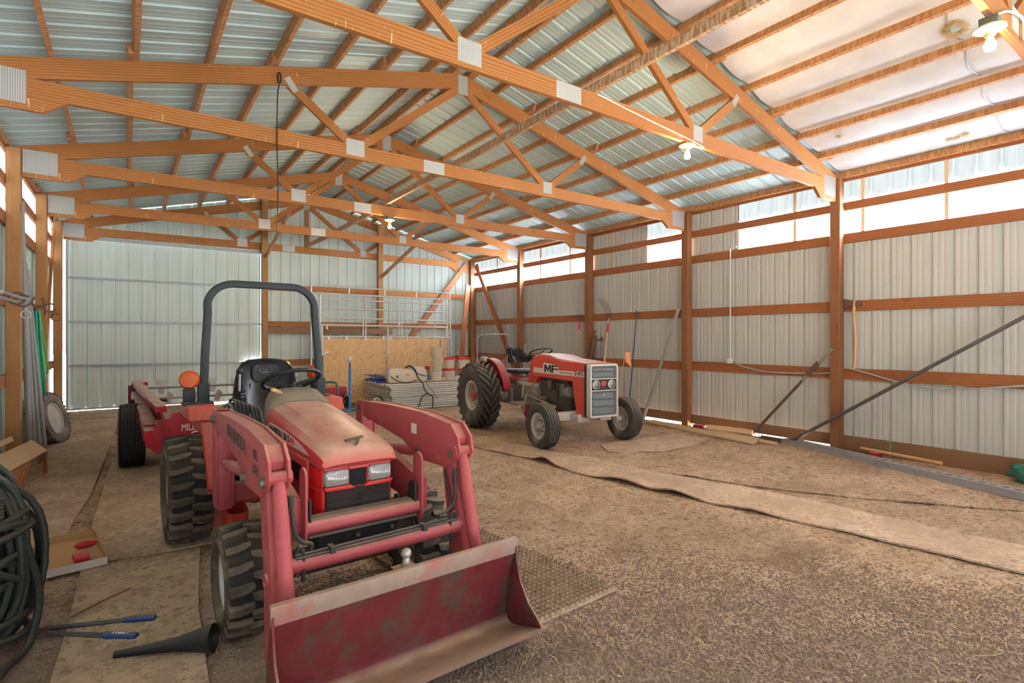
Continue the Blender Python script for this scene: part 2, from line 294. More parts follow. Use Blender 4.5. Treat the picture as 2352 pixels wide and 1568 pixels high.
# ---------------------------------------------------------------- mesh builder
class MB:
    def __init__(s): s.v = []; s.f = []; s.uv = []; s.bev = 0
    def quad(s, idx, uvs=None):
        s.f.append(tuple(idx)); s.uv.append(uvs)
    def bar(s, p0, p1, w, h, up=(0, 0, 1), twist=0):
        """beam from p0 to p1; h measured along 'up', w across"""
        p0, p1 = V(p0), V(p1); d = (p1 - p0); L = d.length; d.normalize(); up = V(up)
        side = d.cross(up)
        if side.length < 1e-5: side = d.cross(V((1, 0, 0)))
        side.normalize(); u = side.cross(d).normalized()
        if twist: q = Quaternion(d, twist); side = q @ side; u = q @ u
        b = len(s.v); ru, rv = R.uniform(0, 9), R.uniform(0, 9)
        for p in (p0, p1):
            for a, c in ((-1, -1), (1, -1), (1, 1), (-1, 1)): s.v.append(p + side * (a * w / 2) + u * (c * h / 2))
        off = 0
        for i, (a, c, wd) in enumerate(((0, 1, w), (1, 2, h), (2, 3, w), (3, 0, h))):
            s.quad((b + a, b + c, b + 4 + c, b + 4 + a), ((ru, rv + off), (ru, rv + off + wd), (ru + L, rv + off + wd), (ru + L, rv + off))); off += wd
        for k in (0, 4):
            t = [b + k, b + k + 3, b + k + 2, b + k + 1] if k == 0 else [b + k, b + k + 1, b + k + 2, b + k + 3]
            s.quad(t, ((ru, rv), (ru, rv + h), (ru + .01, rv + h), (ru + .01, rv)))
        return s
    def box(s, lo, hi):
        lo, hi = V(lo), V(hi); c = (lo + hi) / 2; z = hi - lo; i = max(range(3), key=lambda k: abs(z[k]))
        d = V((0, 0, 0)); d[i] = z[i] / 2
        if i == 2: return s.bar(c - d, c + d, abs(z[0]), abs(z[1]), (0, 1, 0))
        if i == 1: return s.bar(c - d, c + d, abs(z[0]), abs(z[2]))
        return s.bar(c - d, c + d, abs(z[1]), abs(z[2]))
    def tube(s, pts, r, seg=10, closed=False, caps=True, hole=0):
        pts = [V(p) for p in pts]; n = len(pts); rr = r if hasattr(r, '__len__') else [r] * n
        tang = []
        for i in range(n):
            a = pts[(i - 1) % n] if (i > 0 or closed) else pts[i]; c = pts[(i + 1) % n] if (i < n - 1 or closed) else pts[i]
            t = (c - a); tang.append(t.normalized() if t.length > 1e-9 else V((0, 0, 1)))
        ref = V((0, 0, 1)) if abs(tang[0].z) < .9 else V((1, 0, 0))
        nrm = (ref - tang[0] * ref.dot(tang[0])).normalized(); b = len(s.v)
        for i in range(n):
            if i: nrm = tang[i - 1].rotation_difference(tang[i]) @ nrm
            nrm = (nrm - tang[i] * nrm.dot(tang[i])).normalized(); bi = tang[i].cross(nrm)
            for k in range(seg):
                a = 2 * PI * k / seg; s.v.append(pts[i] + (nrm * math.cos(a) + bi * math.sin(a)) * rr[i])
        L = 0
        for i in range(n if closed else n - 1):
            j = (i + 1) % n; dl = (pts[j] - pts[i]).length
            for k in range(seg):
                k2 = (k + 1) % seg
                s.quad((b + i * seg + k, b + i * seg + k2, b + j * seg + k2, b + j * seg + k), ((L, k * .01), (L, k * .01 + .01), (L + dl, k * .01 + .01), (L + dl, k * .01)))
            L += dl
        if caps and not closed:
            s.quad([b + k for k in reversed(range(seg))]); s.quad([b + (n - 1) * seg + k for k in range(seg)])
        return s
    def lathe(s, prof, seg=32, o=(0, 0, 0), ax=(1, 0, 0), closed=False, arc=None):
        """prof: (radius, along-axis)"""
        o, ax = V(o), V(ax).normalized(); q = V((0, 0, 1)).rotation_difference(ax); b = len(s.v); m = len(prof)
        full = arc is None; a0, a1 = arc or (0, 2 * PI); ns = seg if full else seg + 1
        for k in range(ns):
            a = a0 + (a1 - a0) * k / seg
            for r, t in prof: s.v.append(o + q @ V((r * math.cos(a), r * math.sin(a), t)))
        for k in range(seg):
            k2 = (k + 1) % ns
            for j in range(m if closed else m - 1):
                j2 = (j + 1) % m; s.quad((b + k * m + j, b + k2 * m + j, b + k2 * m + j2, b + k * m + j2))
        return s
    def prism(s, poly, n, depth, o=(0, 0, 0), u=(1, 0, 0), w=(0, 0, 1)):
        """2-D polygon (along u,w from o) extruded by depth along n"""
        o, u, w, n = V(o), V(u), V(w), V(n).normalized(); b = len(s.v); m = len(poly)
        for k in (0, 1):
            for x, y in poly: s.v.append(o + u * x + w * y + n * (depth * k))
        uv = [(x, y) for x, y in poly]
        s.quad([b + i for i in range(m)], uv); s.quad([b + m + i for i in reversed(range(m))], uv[::-1])
        for i in range(m):
            j = (i + 1) % m; l = math.dist(poly[i], poly[j]); s.quad((b + i, b + m + i, b + m + j, b + j), ((0, 0), (0, depth), (l, depth), (l, 0)))
        return s
    def loft(s, rings, closed=False, caps=False):
        b = len(s.v); m = len(rings[0])
        for r in rings:
            for p in r: s.v.append(V(p))
        for i in range(len(rings) - 1):
            for j in range(m if closed else m - 1):
                j2 = (j + 1) % m; s.quad((b + i * m + j, b + i * m + j2, b + (i + 1) * m + j2, b + (i + 1) * m + j))
        if caps:
            s.quad([b + j for j in reversed(range(m))]); e = b + (len(rings) - 1) * m; s.quad([e + j for j in range(m)])
        return s
    def sphere(s, c, r, seg=14, sq=(1, 1, 1)):
        c = V(c); n = seg // 2; rings = []
        for i in range(n + 1):
            t = PI * i / n; rings.append([c + V((r * sq[0] * math.sin(t) * math.cos(2 * PI * k / seg), r * sq[1] * math.sin(t) * math.sin(2 * PI * k / seg), r * sq[2] * math.cos(t))) for k in range(seg)])
        return s.loft(rings, closed=True)
    def xf(s, mat, start=0):
        for i in range(start, len(s.v)): s.v[i] = mat @ s.v[i]
        return s

def mesh(name, mb, mat, smooth=True, bevel=0, angle=38, seg=2, weld=False, solid=0):
    me = bpy.data.meshes.new(name); me.from_pydata([tuple(v) for v in mb.v], [], mb.f)
    if any(u for u in mb.uv):
        lay = me.uv_layers.new(name='UVMap'); k = 0
        for p, u in zip(me.polygons, mb.uv):
            for i, li in enumerate(p.loop_indices): lay.data[li].uv = u[i] if u else (0, 0)
    bm = bmesh.new(); bm.from_mesh(me)
    if weld: bmesh.ops.remove_doubles(bm, verts=bm.verts, dist=1e-5)
    bmesh.ops.recalc_face_normals(bm, faces=bm.faces)
    if solid: bmesh.ops.solidify(bm, geom=bm.faces[:], thickness=solid); bmesh.ops.recalc_face_normals(bm, faces=bm.faces)
    if bevel:
        ed = [e for e in bm.edges if len(e.link_faces) == 2 and e.calc_face_angle(0) > math.radians(35)]
        bmesh.ops.bevel(bm, geom=ed, offset=bevel, segments=seg, profile=.6, affect='EDGES', clamp_overlap=True)
    bm.to_mesh(me); bm.free()
    if smooth:
        me.polygons.foreach_set('use_smooth', [True] * len(me.polygons)); me.set_sharp_from_angle(angle=math.radians(angle))
    me.materials.append(mat); return me
def pieces(mb):
    """one builder per connected piece"""
    par = list(range(len(mb.v)))
    def find(i):
        while par[i] != i: par[i] = par[par[i]]; i = par[i]
        return i
    for f in mb.f:
        for k in f[1:]: par[find(f[0])] = find(k)
    out = {}
    for f, u in zip(mb.f, mb.uv):
        r = find(f[0])
        if r not in out: out[r] = (MB(), {})
        m, ix = out[r]
        for k in f:
            if k not in ix: ix[k] = len(m.v); m.v.append(mb.v[k])
        m.quad([ix[k] for k in f], u)
    return [m for m, _ in out.values()]
def obj(name, mb, mat, parent=None, split=False, **kw):
    if isinstance(mat, str): mat = M[mat]
    if split: return [obj(name, m, mat, parent, **kw) for m in pieces(mb)][0]
    o = bpy.data.objects.new(name, mesh(name, mb, mat, **kw)); COL.objects.link(o)
    if parent: o.parent = parent
    return o
def tag(o, label=None, cat=None, group=None, kind=None):
    if label: o['label'] = label
    if cat: o['category'] = cat
    if group: o['group'] = group
    if kind: o['kind'] = kind
    return o
def thing(name, label, cat, loc=(0, 0, 0), rz=0, group=None, rot=None):
    o = bpy.data.objects.new(name, None); COL.objects.link(o); o.empty_display_size = .1
    o.location = loc; o.rotation_euler = rot or (0, 0, rz); return tag(o, label, cat, group)
def one(name, mb, mat, label, cat, group=None, loc=(0, 0, 0), rot=(0, 0, 0), **kw):
    o = obj(name, mb, mat, **kw); o.location = loc; o.rotation_euler = rot; return tag(o, label, cat, group)
def struct(name, mb, mat, label=None, **kw):
    o = obj(name, mb, mat, **kw); o['kind'] = 'structure'
    if label: o['label'] = label
    return o
def dup(root, loc=None, rot=None, label=None, group=None):
    r = root.copy(); COL.objects.link(r)
    if loc is not None: r.location = loc
    if rot is not None: r.rotation_euler = rot
    if label: r['label'] = label
    if group: r['group'] = group
    for ch in list(root.children):
        c = ch.copy(); COL.objects.link(c); c.parent = r
        for gch in ch.children:
            d = gch.copy(); COL.objects.link(d); d.parent = c
    return r
def letters(name, s, o, xd, up, height, width, mat, parent, depth=.0015, bold=.0):
    cu = bpy.data.curves.new('t', 'FONT'); cu.body = s; cu.extrude = .02; cu.offset = bold; cu.resolution_u = 3
    t = bpy.data.objects.new('t', cu); COL.objects.link(t); bpy.context.view_layer.update()
    me = bpy.data.meshes.new_from_object(t.evaluated_get(bpy.context.evaluated_depsgraph_get()))
    bpy.data.objects.remove(t); bpy.data.curves.remove(cu)
    xs = [v.co.x for v in me.vertices]; ys = [v.co.y for v in me.vertices]; zs = [v.co.z for v in me.vertices]
    x0, x1, y0, y1, z0, z1 = min(xs), max(xs), min(ys), max(ys), min(zs), max(zs)
    o, xd, up = V(o), V(xd).normalized(), V(up).normalized(); nn = xd.cross(up)
    for v in me.vertices:
        c = v.co; v.co = o + xd * ((c.x - x0) / (x1 - x0) * width) + up * ((c.y - y0) / (y1 - y0) * height) + nn * ((c.z - z0) / (z1 - z0) * depth)
    me.name = name; me.materials.clear(); me.materials.append(M[mat])
    ob = bpy.data.objects.new(name, me); COL.objects.link(ob)
    if parent: ob.parent = parent
    return ob
def arc(c, r, a0, a1, n, u, w):
    c, u, w = V(c), V(u), V(w)
    return [c + u * (r * math.cos(a0 + (a1 - a0) * i / n)) + w * (r * math.sin(a0 + (a1 - a0) * i / n)) for i in range(n + 1)]
def bez(pts, n=10):
    """Catmull-Rom through pts"""
    P = [V(p) for p in pts]; out = []
    for i in range(len(P) - 1):
        p0 = P[max(i - 1, 0)]; p1 = P[i]; p2 = P[i + 1]; p3 = P[min(i + 2, len(P) - 1)]
        for k in range(n):
            t = k / n; out.append(.5 * ((2 * p1) + (p2 - p0) * t + (2 * p0 - 5 * p1 + 4 * p2 - p3) * t * t + (3 * p1 - p0 - 3 * p2 + p3) * t ** 3))
    return out + [P[-1]]
def rrect(w, h, r, n=5):
    out = []
    for cx, cy, a in ((w / 2 - r, h / 2 - r, 0), (-w / 2 + r, h / 2 - r, PI / 2), (-w / 2 + r, -h / 2 + r, PI), (w / 2 - r, -h / 2 + r, 1.5 * PI)):
        for i in range(n + 1):
            t = a + PI / 2 * i / n; out.append((cx + r * math.cos(t), cy + r * math.sin(t)))
    return out
# ---------------------------------------------------------------- barn shell
from mathutils import noise as mnoise
PY = [1.01, 3.653, 6.296, 8.938, 11.581]            # post bays along the side walls
YB, YF = 14.27, -1.9
XL, XR, XM = -1.27, 8.68, 3.70
def ztc(x): return 5.24 - .25 * abs(x - XM)          # top of the truss top chords
def gz(x, y):
    z = .010 * mnoise.noise((x * .9, y * .9, 0)) + .007 * mnoise.noise((x * 3.1, y * 3.1, 4)) + .004 * mnoise.noise((x * 9, y * 9, 2))
    t = min(1, max(0, (y - 8.6) / 5)); u = min(1, max(0, (4.2 - x) / 3))
    return z + .15 * t * t * (3 - 2 * t) * u
def ribprofile(a0, a1, pitch=.237):
    """(position, height) of a ribbed steel sheet: one high rib and two low ones per pitch"""
    pr = [(0, .026), (.013, .026), (.027, 0), (.078, 0), (.085, .0032), (.105, .0032), (.112, 0), (.148, 0), (.155, .0032), (.175, .0032), (.182, 0), (.212, 0), (.226, .026)]
    out = []; k = math.floor(a0 / pitch)
    while k * pitch < a1:
        for p, h in pr:
            q = k * pitch + p
            if a0 <= q <= a1: out.append((q, h))
        k += 1
    return [(a0, 0)] + out + [(a1, 0)]
def sheet(axis, a0, a1, plane, sgn, zlo, zhi, bands=1):
    mb = MB(); pr = ribprofile(a0, a1); f = lambda v, a: v(a) if callable(v) else v
    rings = []
    for a, h in pr:
        q = plane + sgn * h; lo, hi = f(zlo, a), f(zhi, a)
        rings.append([((q, a, lo + (hi - lo) * t / bands) if axis == 'Y' else (a, q, lo + (hi - lo) * t / bands)) for t in range(bands + 1)])
    return mb.loft(rings)

# floor and the yard outside
mb = MB(); nx, ny = 200, 324; rows = []
for j in range(ny + 1):
    y = YF + (YB + .1 - YF) * j / ny
    rows.append([(XL - .05 + (XR - XL + .1) * i / nx, y, gz(XL + (XR - XL) * i / nx, y)) for i in range(nx + 1)])
mb.loft(rows); struct('floor', mb, 'dirt', angle=180)
mb = MB(); mb.quad([0, 1, 2, 3]); mb.v = [V((-60, -60, -.055)), V((70, -60, -.055)), V((70, 75, -.055)), V((-60, 75, -.055))]
struct('ground', mb, 'yard')
mb = MB(); mb.quad([0, 1, 2, 3]); mb.v = [V((-60, 4, -.05)), V((XL, 4, -.05)), V((XL, 75, -.05)), V((-60, 75, -.05))]  # unseen paler strip, added to bounce sun into the left translucent panels
struct('bounce_ground_left', mb, 'bounceyard')

# right wall: opaque steel below, translucent strips above, all screwed to girts
ZC = 3.13
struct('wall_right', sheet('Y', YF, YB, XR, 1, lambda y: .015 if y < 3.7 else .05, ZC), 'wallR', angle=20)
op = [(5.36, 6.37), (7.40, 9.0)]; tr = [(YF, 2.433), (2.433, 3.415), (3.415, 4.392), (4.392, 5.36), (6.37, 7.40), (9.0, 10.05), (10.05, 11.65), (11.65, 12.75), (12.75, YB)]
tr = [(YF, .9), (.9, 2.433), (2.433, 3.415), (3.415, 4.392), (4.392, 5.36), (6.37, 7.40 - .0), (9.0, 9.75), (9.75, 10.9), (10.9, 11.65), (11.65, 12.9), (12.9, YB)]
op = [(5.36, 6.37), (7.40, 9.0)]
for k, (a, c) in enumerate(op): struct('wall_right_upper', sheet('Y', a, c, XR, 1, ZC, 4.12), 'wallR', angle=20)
for k, (a, c) in enumerate(tr): struct('window_%d' % (k + 1), sheet('Y', a, c + .02, XR + .001 * (k % 2), 1, ZC, 4.12), 'trans', angle=20)
for k, y in enumerate((.9, 2.433, 3.415, 4.392, 8.35, 9.75, 10.9, 12.9)):
    struct('trim_%d' % (k + 1), MB().box((8.662, y - .022, 3.2), (8.678, y + .022, 3.98)), 'plank')
# left wall
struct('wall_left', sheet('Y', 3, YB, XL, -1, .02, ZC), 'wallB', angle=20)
ln = len(tr)
for k, (a, c) in enumerate([(3, 6.3), (6.3, 8.95), (8.95, 10.3), (10.3, 11.65), (11.65, 13), (13, YB)]):
    struct('window_%d' % (ln + k + 1), sheet('Y', a, c + .01, XL - .001 * (k % 2), -1, ZC, 4.12), 'trans', angle=20)
# back wall with gable, sliding door opening on its left
DX0, DX1, DZ = -1.03, 2.66, 3.775
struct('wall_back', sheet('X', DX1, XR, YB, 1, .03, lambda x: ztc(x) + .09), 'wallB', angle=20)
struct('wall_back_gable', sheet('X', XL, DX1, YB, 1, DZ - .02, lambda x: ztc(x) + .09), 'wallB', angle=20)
# roof
for sgn, nm in ((-1, 'ceiling_left'), (1, 'ceiling_right')):
    mb = MB(); pr = ribprofile(YF, YB + .3); x1 = XL - .25 if sgn < 0 else XR + .25
    mb.loft([[(XM + (x1 - XM) * t / 6, y, ztc(XM + (x1 - XM) * t / 6) + .105 + h) for t in range(7)] for y, h in pr])
    struct(nm, mb, 'roof', angle=20)
mb = MB(); mb.prism([(-.25, -.06), (0, 0), (.25, -.06), (.25, -.05), (0, .012), (-.25, -.05)], (0, 1, 0), YB + .3 - YF, (XM, YF, ztc(XM) + .135)); struct('ceiling_ridge', mb, 'roof')
# posts
def post(lo, hi, label, mat='post'):
    return one('post', MB().box(lo, hi), mat, label, 'post', bevel=.006, seg=1)
nth = ['nearest', 'second', 'third', 'fourth', 'fifth']
for k, y in list(enumerate(PY))[1:]:
    post((8.50, y, -.02), (8.64, y + .14, 4.0 if k else 4.0), 'square timber post of the right wall, %s' % ['', 'the nearest, with the axe hung beside it', 'second nearest, with a grey pole leaning on it', 'third, between the rake and the pitchfork', 'fourth, behind the black seated tractor'][k])
post((8.50, 14.086, -.02), (8.64, 14.226, 4.0), 'corner timber post where the back and right walls meet')
for y, l in ((8.938, 'left wall timber post nearest the camera, with a small ring hung on it'), (11.581, 'left wall timber post behind the green garden hoses'), (14.086, 'left back corner timber post beside the sliding door')):
    post((-1.22, y, -.02), (-1.08, y + .14, 4.0), l, 'postl')
post((2.63, 14.086, .1), (2.77, 14.19, ztc(2.7)), 'tall timber post at the right jamb of the sliding door', 'postl')
post((5.56, 14.086, 0), (5.70, 14.19, ztc(5.63)), 'tall timber post behind the upright metal pens', 'postl')
# girts
def girt(lo, hi, label, mat='girt'):
    return one('girt', MB().box(lo, hi), mat, label, 'girt', bevel=.003, seg=1)
for z0, z1, l, m in ((1.045, 1.207, 'lowest of the right wall girts, with the grey cable along it', 'girt'), (2.046, 2.199, 'middle right wall girt, level with the axe head', 'girt'), (3.053, 3.197, 'right wall girt right under the translucent strips', 'girt'), (3.535, 3.66, 'right wall girt across the middle of the translucent strips', 'girt'), (3.97, 4.11, 'eave board along the top of the right wall', 'girt')):
    girt((8.641, YF, z0), (8.679, 14.19, z1), l, m)
for k in range(6):
    ys = [YF] + PY + [14.086]; a, c = ys[k] + (.141 if k else 0), ys[k + 1] - .001
    o = struct('baseboard_right' if not k else 'baseboard_right_%d' % (k + 1), MB().box((8.60, a, -.01 if k < 2 else .055), (8.64, c, .22)), 'skirt', 'rough splash board at the foot of the right wall', bevel=.003, seg=1)
for z0, z1, l in ((1.045, 1.2, 'lowest girt of the left wall'), (2.046, 2.199, 'middle girt of the left wall, behind the horseshoes'), (3.05, 3.2, 'left wall girt under the translucent strips'), (3.535, 3.66, 'left wall girt across the translucent strips'), (3.97, 4.11, 'eave board along the top of the left wall')):
    girt((-1.259, 3, z0), (-1.221, 14.19, z1), l)
for z0, z1, x0, l in ((.97, 1.12, 2.78, 'lowest back wall girt, low behind the strand board'), (1.93, 2.07, 2.78, 'middle back wall girt behind the upright pens'), (2.83, 2.97, 2.78, 'upper back wall girt level with the top of the pens')):
    girt((x0, 14.20, z0), (8.5, 14.24, z1), l, 'fir')
one('plank', MB().box((2.78, 14.045, 1.76), (5.95, 14.084, 1.915)), 'skirt', 'dark brown board along the back wall just under the middle girt', 'plank')
# purlins
def purlins(xs, side):
    nm = ['eave purlin at the wall', 'purlin next to the eave', 'third purlin up from the eave', 'fourth purlin up from the eave', 'fifth purlin up from the eave', 'sixth purlin up from the eave', 'third purlin down from the ridge', 'purlin next but one to the ridge', 'purlin right beside the ridge']
    for k, x in enumerate(xs):
        mb = MB(); n = V((.2425 * (1 if x > XM else -1), 0, .97)); cuts = [YF, 3.72, 9.01, YB] if k % 2 else [YF, 1.08, 6.37, 11.65, YB]
        for i in range(len(cuts) - 1):
            dx = .0215 * (1 if i % 2 else -1)
            a = cuts[i] - (.17 if i else 0); c = cuts[i + 1] + (.17 if i < len(cuts) - 2 else 0)
            ctr = V((x + dx, 0, ztc(x + dx))) + n * .049
            mb.bar(ctr + V((0, a, 0)), ctr + V((0, c, 0)), .042, .096, n)
        one('purlin', mb, 'purlin', 'long roof %s on the %s slope' % (nm[k], side), 'purlin', group='roof purlins on the %s slope' % side)
pl = [-1.19, -.58, .05, .68, 1.31, 1.94, 2.57, 3.18, 3.58]
purlins(pl, 'left'); purlins([2 * XM - x for x in pl], 'right')

# insulation facing between the purlins of the near right bays
mb = MB(); xs = sorted(2 * XM - x for x in pl); rows = []
yv = [YF + (3.66 - YF) * j / 40 for j in range(41)]
cols = []
for i in range(len(xs) - 1):
    a, c = xs[i] + .024, xs[i + 1] - .024
    for t in range(9): cols.append((a + (c - a) * t / 8, math.sin(PI * t / 8)))
for x, s in cols:
    rows.append([(x, y, ztc(x) + .088 - (.052 + .016 * mnoise.noise((x * 2.2, y * 1.4, 1))) * s - .03 * s * math.exp(-((y - 1.75 - .03 * (x - 7)) / .05) ** 2) * -1) for y in yv])
mb.loft(rows); struct('ceiling_insulation', mb, 'insul', 'white faced insulation between the purlins', angle=60)
mb = MB()
for i in range(3, len(xs) - 1):
    a, c = xs[i] + .05, xs[i + 1] - .05
    mb.tube([(a + (c - a) * t / 10, 1.75 + .03 * (a + (c - a) * t / 10 - 7) + .04 * math.sin(PI * t / 10), ztc(a + (c - a) * t / 10) + .075 - .045 * math.sin(PI * t / 10)) for t in range(11)], .006, 6)
struct('ceiling_insulation_seam', mb, 'galvd')

# trusses
TY = [1.08, 3.72, 6.37, 9.01, 11.65]
def make_truss(y):
    t = thing('roof_truss', '', 'roof truss', (0, y, 0), group='timber roof trusses')
    s = .2425; dz = .096
    for sg in (-1, 1):
        xe = -1.075 if sg < 0 else 8.495
        p0 = V((xe, 0, ztc(xe) - .1)); p1 = V((XM - (.001 if sg < 0 else -.001), 0, ztc(XM) - .1))
        obj('top_chord', MB().bar(p0, p1, .044, .19, (s * -sg * -1, 0, .97)), 'fir', t)
    obj('bottom_chord', MB().bar((-.86, 0, 3.865), (3.27, 0, 3.885), .0445, .165).bar((3.272, 0, 3.885), (8.28, 0, 3.865), .0445, .165), 'fir', t)
    for sg in (-1, 1):
        X = lambda x: x if sg < 0 else 2 * XM - x
        poly = [(-1.075, 3.66), (-.62, 3.66), (-.45, 3.785), (-1.075, 3.785)]
        pp = [(X(a), c) for a, c in poly]
        obj('heel_block', MB().prism(pp, (0, 1, 0), .043, (0, -.0215, 0)), 'fir', t)
        obj('web', MB().bar((X(1.47), 0, ztc(1.47) - .19), (X(2.18), 0, 3.955), .042, .095, (.7 * -sg, 0, .7)), 'fir', t)
        obj('web', MB().bar((X(2.27), 0, 3.955), (X(3.66), 0, ztc(3.66) - .2), .042, .095, (.6 * sg, 0, .7)), 'fir', t)
    def plate(x, z, w, h, rot=0):
        for yy in (-.0235, .0235):
            c, s2 = math.cos(rot), math.sin(rot); q = [(-w / 2, -h / 2), (w / 2, -h / 2), (w / 2, h / 2), (-w / 2, h / 2)]
            yield MB().prism([(x + a * c - b * s2, z + a * s2 + b * c) for a, b in q], (0, 1, 0), .0025, (0, yy - .00125, 0))
    spec = [(-.90, 3.86, .34, .29, 0), (8.30, 3.86, .34, .29, 0), (XM, ztc(XM) - .16, .15, .26, 0), (2.22, 3.93, .22, .19, 0), (2 * XM - 2.22, 3.93, .17, .17, 0), (3.27, 3.885, .30, .155, 0), (1.49, ztc(1.49) - .2, .17, .07, -.95), (2 * XM - 1.49, ztc(1.49) - .2, .17, .07, .95)]
    for sp in spec:
        a = MB()
        for pm in plate(*sp):
            b = len(a.v); a.v += pm.v; a.f += [tuple(i + b for i in f) for f in pm.f]; a.uv += pm.uv
        obj('truss_plate', a, 'plate', t, smooth=False)
    return t
tl = ['timber roof truss nearest the camera, only its right end in the top right corner', 'second timber roof truss, its right heel on the post with the axe', 'third timber roof truss, with a dark cord hanging from it', 'fourth timber roof truss, with a lit bulb under its middle', 'timber roof truss last but one before the back wall']
T0 = make_truss(TY[0]); T0['label'] = tl[0]
for k in range(1, 5): dup(T0, (0, TY[k], 0), label=tl[k])
dup(T0, (0, 14.22, 0), label='timber gable truss set into the back wall')
# runner boards on the bottom chords
def lum(name, p0, p1, w, h, mat, label, cat, up=(0, 0, 1), **k): return one(name, MB().bar(p0, p1, w, h, up), mat, label, cat, **k)
lum('runner_board', (3.52, YF + .3, 4.01), (3.66, 9.35, 4.01), .042, .09, 'runner', 'long stained board laid lengthwise across the truss bottom chords', 'board')
lum('runner_board', (3.68, 8.85, 4.01), (3.69, 14.05, 4.01), .042, .09, 'runner', 'shorter board running on to the back gable above the door post', 'board', up=(0, 0, 1)).location = (.05, 0, 0)
# corner braces
lum('brace', (8.40, 14.165, 3.90), (5.78, 14.165, .75), .04, .15, 'girt', 'diagonal brace nailed across the back wall to the right corner', 'brace', up=(.7, 0, -.7))
lum('brace', (8.615, 13.98, 3.86), (8.615, 11.80, .55), .04, .14, 'girt', 'diagonal brace on the right wall at the far corner', 'brace', up=(0, .7, -.7))
lum('brace', (-1.2, 14.0, 3.8), (-1.2, 12.6, 1.3), .04, .14, 'fir', 'diagonal brace on the left wall near the sliding door', 'brace', up=(0, .7, -.7))
for y, z, x, s in ((2.69, 3.95, 2.72, .35), (5.63, 3.6, 5.6, .35)):
    pass
lum('knee_brace', (2.72, 14.06, 3.62), (2.72, 11.7, 4.28), .04, .09, 'runner', 'short knee brace rising forward from the door jamb post', 'brace')
lum('knee_brace', (5.63, 14.06, 3.32), (5.63, 11.7, 3.95), .04, .09, 'runner', 'short knee brace rising forward from the post behind the pens', 'brace')
lum('gable_stud', (3.70, 14.16, 3.95), (3.70, 14.16, 4.9), .09, .04, 'fir', 'short upright stud in the middle of the back gable', 'stud', up=(0, 1, 0))

# sliding door in the back wall
d = sheet('X', DX0 + .02, DX1 - .02, 14.31, 1, .17, DZ - .03)
dr = struct('door_1', d, 'doorM', 'big sliding steel door in the left part of the back wall', angle=20)
for nm, lo, hi in (('top_rail', (DX0, 14.245, DZ - .07), (DX1, 14.285, DZ)), ('rail', (DX0, 14.25, 2.88), (DX1, 14.29, 2.92)), ('rail', (DX0, 14.25, 1.97), (DX1, 14.29, 2.01)), ('rail', (DX0, 14.25, 1.06), (DX1, 14.29, 1.10)), ('stile', (DX0 - .005, 14.24, .18), (DX0 + .035, 14.30, DZ)), ('bottom_rail', (DX0, 14.27, .165), (DX1, 14.305, .2))):
    obj(nm, MB().box(lo, hi), 'galvd', dr)

# open front end of the barn (behind the camera): wall with one wide doorway
struct('wall_front', MB().box((XL, YF - .04, 3.35), (XR, YF, 4.0)).prism([(XL, 4.0), (XR, 4.0), (XM, ztc(XM) + .09)], (0, 1, 0), .04, (0, YF - .04, 0)), 'wallB')
struct('wall_front_side', MB().box((6.6, YF - .04, 0), (XR, YF, 3.35)), 'wallB')
struct('wall_left_front', MB().box((XL - .02, YF, 0), (XL, 3, 4.0)), 'wallB')
# ---------------------------------------------------------------- wheels
def sweep(pts, sec, nrm):
    """sweep a 2-D section along a planar path whose plane normal is nrm"""
    mb = MB(); nrm = V(nrm).normalized(); P = [V(p) for p in pts]; rings = []
    for i, p in enumerate(P):
        t = (P[min(i + 1, len(P) - 1)] - P[max(i - 1, 0)]).normalized(); b = t.cross(nrm).normalized()
        rings.append([p + nrm * a + b * c for a, c in sec])
    return mb.loft(rings, closed=True, caps=True)
def lugs(mb, R_, h, w, n, slant, aw, crown=.012, inner=.004, kink=.0, half=0.5):
    """two staggered rows of bars round a tyre whose axis is x; slant = angle swept from centre to shoulder"""
    for sd in (-1, 1):
        for k in range(n):
            a0 = 2 * PI * (k + (half if sd > 0 else 0)) / n; rings = []
            for j, t in enumerate((0, .3, .55, .8, 1, 1.06)):
                lat = sd * (-inner + (w / 2 + inner) * min(t, 1.0)); a = a0 + slant * (t if t < .55 or not kink else .55 + (t - .55) * kink)
                base = R_ - h - .02 - (.03 if t >= 1 else 0); top = R_ - crown * t * t - (h * .75 if t > 1 else 0)
                hw = aw * (1 if 0 < j < 5 else .62); lat *= 1.02 if t > 1 else 1
                ring = []
                for da, rr in ((-hw * 1.25, base), (-hw * .85, top), (hw * .85, top), (hw * 1.25, base)):
                    ring.append((lat, rr * math.cos(a + da), rr * math.sin(a + da)))
                rings.append(ring)
            mb.loft(rings, closed=True, caps=True)
    return mb
